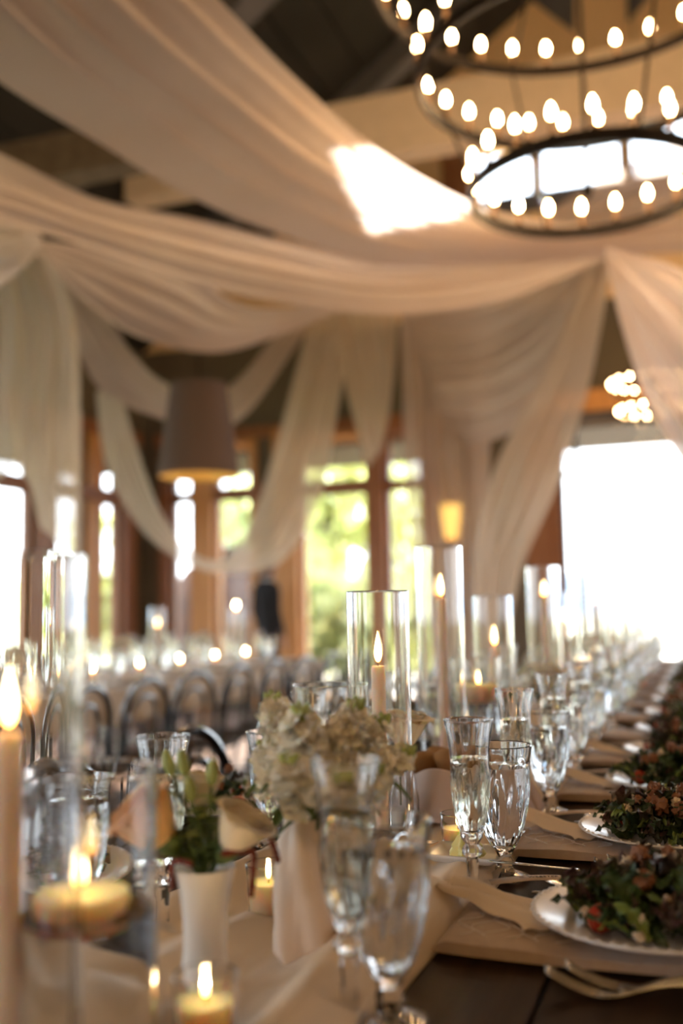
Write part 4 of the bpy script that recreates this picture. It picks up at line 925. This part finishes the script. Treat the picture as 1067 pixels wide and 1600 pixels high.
# bread basket
bp = hz(690, 1.80); bp.z = RUN
t = thing('bread_basket', 'blush cloth-lined bread basket behind the votive', 'basket', bp, RZ)
part('basket', MB().lathe([(.0005, 0), (.075, 0), (.085, .03), (.09, .06), (.086, .06), (.08, .03), (.07, .006), (.0005, .006)], 40, caps=False), 'tleg', t)
def bc(s, w):
    a = 2*PI*s; f = math.sin(a*4+.6)*.5+.5*math.sin(a*7); rr = .04+.095*w+.012*f*w; z = .075*math.sin(min(1, w*1.5)*PI/2)-.085*max(0, (w-.62)/.38)**1.2+.016*f*w
    return Vector((rr*math.cos(a)*1.15, rr*math.sin(a), max(.002, z+.008)))
o = part('cloth_liner', MB().grid(bc, 90, 22), 'basketc', t); md = o.modifiers.new('s', 'SOLIDIFY'); md.thickness = .001
for i, (dx, dy, dz, a, s) in enumerate([(-.035, -.01, .085, .4, 1.0), (.015, -.03, .088, -.3, 1.1), (-.005, .035, .085, .2, 1), (.05, .02, .08, 1.0, .9)]):
    def bf(s_, w_):
        aa, b = 2*PI*s_, PI*w_; d = Vector((math.cos(aa)*math.sin(b), math.sin(aa)*math.sin(b), math.cos(b))); k = 1+.10*noise.noise(d*2+Vector((i, 0, 0))); return Vector((d.x*.038, d.y*.026, d.z*.022))*k
    o = tag(part('bread_roll', MB().grid(bf, 24, 16), 'bread', None), ['crusty brown bread roll at the left of the basket', 'crusty brown bread roll at the front of the basket', 'crusty brown bread roll at the back of the basket', 'crusty brown bread roll at the right of the basket'][i], 'bread', 'bread rolls in the basket')
    o.location = bp+Vector((dx, dy, dz)); o.rotation_euler = (0, .2, a); o.scale = (s,)*3
# ------------------------------------------------------------------ chairs
def chair_proto():
    t = thing('bentwood_chair', 'x', 'chair')
    def arch(w, h, z0, y0, lean, n=24):
        pts = [Vector((-w, y0, z0)), Vector((-w*1.02, y0+lean*.3, z0+(h-z0)*.35))]
        for k in range(n+1):
            a = PI-PI*k/n; zc = h-w*1.0; pts.append(Vector((w*math.cos(a), y0+lean*(.6+.4*math.sin(a)), zc+w*math.sin(a)*1.0)))
        pts += [Vector((w*1.02, y0+lean*.3, z0+(h-z0)*.35)), Vector((w, y0, z0))]
        return pts
    part('back_frame', MB().tube(arch(.195, .875, .0, .20, .06), .0145, 10), 'chair', t)
    part('inner_hoop', MB().tube(arch(.12, .80, .45, .195, .05), .0105, 8), 'chair', t)
    part('seat', MB().lathe([(.0005, .442), (.19, .442), (.205, .450), (.205, .462), (.19, .468), (.0005, .462)], 36, caps=False), 'cane', t)
    for s in (-1, 1): part('leg', MB().tube([(s*.14, -.14, .445), (s*.165, -.17, .2), (s*.18, -.2, 0)], [.016, .014, .011], 8), 'chair', t)
    part('ring_stretcher', MB().tube([(.165*math.cos(a*PI/12), .165*math.sin(a*PI/12)+.0, .22) for a in range(24)], .008, 6, closed=True), 'chair', t)
    t.scale = (.95, .95, .952); return remember(t)
CHP = chair_proto(); usedC = [False]
def chair(u, v, rz, label, group):
    loc = R(u, v)
    if not usedC[0]: usedC[0] = True; CHP.location = loc; CHP.rotation_euler = (0, 0, RZ+rz); CHP['label'] = label; CHP['group'] = group
    else: dup(CHP, loc, RZ+rz, label, group)
for i in range(8): chair(1.10+.54*i, -.95, PI/2, f'{ORD[i]} black bentwood chair pushed in at the left side of the near table row', 'chairs at the near table row')
for i in range(10): chair(2.45+.45*i, -2.53, -PI/2-.06*math.sin(i*2), f'{ORD[i]} black bentwood chair backing toward us at the white-clothed table', 'chairs at the white-clothed table')
for i in range(9): chair(2.7+.50*i, -4.02, PI/2, f'{ORD[i]} black bentwood chair on the far, window side of the white-clothed table', 'chairs at the white-clothed table')
# ------------------------------------------------------------------ second table
tm = thing('long_table', 'long table under a white cloth near the left windows', 'table', R(4.6, -3.28), RZ)
part('tabletop', MB().box((0, 0, .73), (1.1, 4.8, .03)), 'tleg', tm, False)
for sx_ in (-1, 1):
    for sy in (-1, 1): part('leg', MB().box((sx_*.45, sy*2.2, .357), (.07, .07, .714)), 'tleg', tm, False)
def tcf(s, w):
    a = 2*PI*s; ex, ey = .565, 2.43; c_, s_ = math.cos(a), math.sin(a); k = 1/max(abs(c_), abs(s_))
    x, y = ex*c_*k, ey*s_*k
    if w < .5: f = w*2; return Vector((x*f, y*f, .7465))
    f = (w-.5)*2; q = .03*math.sin(a*60)*f; n_ = Vector((c_, s_*.6, 0)).normalized(); return Vector((x, y, 0.7465-.16*f))+n_*(q+.025*f)
cl = part('tablecloth', MB().grid(tcf, 480, 12), 'linen', None); cl.location = R(4.6, -3.28); cl.rotation_euler = (0, 0, RZ); tag(cl, 'white short cloth over the table near the left windows', 'tablecloth')
TC = .748
rnd = random.Random(11)
for k in range(9):
    u = 2.6+.5*k; w = ORD[k]
    for s in (-1, 1):
        sd_ = 'near' if s > 0 else 'window'
        dup(FL, R(u, -3.28+s*.22, TC), k, f'{w} champagne flute on the {sd_} side of the white-clothed table', 'glasses on the white-clothed table')
        dup(GB, R(u+.12, -3.28+s*.25, TC), k, f'{w} water goblet on the {sd_} side of the white-clothed table', 'glasses on the white-clothed table')
        t = thing('dinner_plate', f'{w} white plate on the {sd_} side of the white-clothed table', 'plate', R(u+.05, -3.28+s*.40, TC), 0, 'plates on the white-clothed table'); obj('dish', PL, t)
    p = R(u+.05, -3.28+rnd.uniform(-.08, .08), TC)
    if k % 2 == 0:
        cyl_glass(.048, .40, name='hurricane_glass', label=f'{w} clear candle cylinder on the white-clothed table', group='glass cylinders on the white-clothed table', loc=p); taper(p+Vector((0, 0, .0065)), .27+.05*(k % 3), f'{w} taper candle on the white-clothed table', 'tapers on the white-clothed table', fs=1.4)
    else:
        far_bouquet(p, f'{w} white flower arrangement on the white-clothed table', k+50, .09)
    q = R(u+.25, -3.28, TC); votive(q, f'{w} votive glass on the white-clothed table', fs=1.2)
# ------------------------------------------------------------------ person by the window
def person():
    base = R(9.95, -4.50, 0)
    t = thing('person', 'person in a black suit standing before the back window beside the honey timber post', 'person', base, RZ+2.6)
    J = [(0, 0, .92), (0, .0, 1.10), (0, .01, 1.28), (0, .015, 1.38), (0, .0, 1.44), (0, -.01, 1.50), (0, -.012, 1.58),
         (.17, .01, 1.35), (.21, .02, 1.10), (.19, -.06, .90), (.185, -.085, .83), (-.17, .01, 1.35), (-.21, .02, 1.10), (-.19, -.06, .90), (-.185, -.085, .83),
         (.09, 0, .86), (.10, -.01, .48), (.10, .02, .09), (.10, -.10, .04), (-.09, 0, .86), (-.10, -.01, .48), (-.10, .02, .09), (-.10, -.10, .04)]
    E_ = [(0,1),(1,2),(2,3),(3,4),(4,5),(5,6),(3,7),(7,8),(8,9),(9,10),(3,11),(11,12),(12,13),(13,14),(0,15),(15,16),(16,17),(17,18),(0,19),(19,20),(20,21),(21,22)]
    Rr = [.14,.125,.15,.12,.055,.06,.075,.065,.045,.032,.028,.065,.045,.032,.028,.095,.06,.045,.035,.095,.06,.045,.035]
    me = bpy.data.meshes.new('body'); me.from_pydata(J, E_, []); me.materials.append(M['suit'])
    o = obj('body', me, t); sk = o.modifiers.new('skin', 'SKIN')
    for i, v in enumerate(me.skin_vertices[0].data): v.radius = (Rr[i], Rr[i]*.8); v.use_root = (i == 0)
    sub = o.modifiers.new('sub', 'SUBSURF'); sub.levels = 2; sub.render_levels = 2
    def head(s, w):
        a, b = 2*PI*s, PI*w; d = Vector((math.cos(a)*math.sin(b), math.sin(a)*math.sin(b), math.cos(b))); p = Vector((d.x*.075, d.y*.093, d.z*.115))
        if d.y < -.3 and abs(d.x) < .25: p.y -= .018*math.exp(-((d.z+.1)/.16)**2)*(1-abs(d.x)/.25)
        if d.z < -.3: p.x *= .85
        if d.y < -.5 and abs(abs(d.x)-.35) < .15 and abs(d.z-.1) < .12: p.y += .006
        return p
    part('head', MB().grid(head, 32, 24), 'skin', t, loc=(0, -.02, 1.58))
    def hair(s, w):
        a, b = 2*PI*s, PI*.62*w; d = Vector((math.cos(a)*math.sin(b), math.sin(a)*math.sin(b), math.cos(b))); cut = 1 if d.y > -.45 or d.z > .45 else .96
        return Vector((d.x*.082, d.y*.10+.006, d.z*.124))*cut
    part('hair', MB().grid(hair, 28, 14), 'hair', t, loc=(0, -.014, 1.585))
    for s in (-1, 1):
        part('ear', MB().lathe([(.001, -.006), (.016, -.004), (.018, .003), (.001, .006)], 12), 'skin', t, loc=(s*.078, -.01, 1.575), rot=(0, PI/2, 0), sc=(1.2, .8, 1))
        hm_ = MB().tube([(0, 0, 0), (0, 0, -.04), (0, -.005, -.08)], [.024, .032, .028], 10, flat=.5)
        for f in range(4):
            x = (f-1.5)*.0145; l = [.055, .065, .06, .048][f]; hm_.tube([(x, -.005, -.075), (x, -.012, -.075-l*.5), (x, -.028, -.075-l)], [.0085, .008, .006], 6)
        hm_.tube([(-s*.024, 0, -.02), (-s*.042, -.012, -.045), (-s*.044, -.022, -.07)], [.010, .009, .007], 6)
        part('hand', hm_, 'skin', t, loc=(s*.185, -.087, .835))
    part('shirt_collar', MB().lathe([(.062, 1.42), (.068, 1.45), (.062, 1.47), (.056, 1.46)], 20, c=(0, 0, 0)), 'shirt', t)
person()
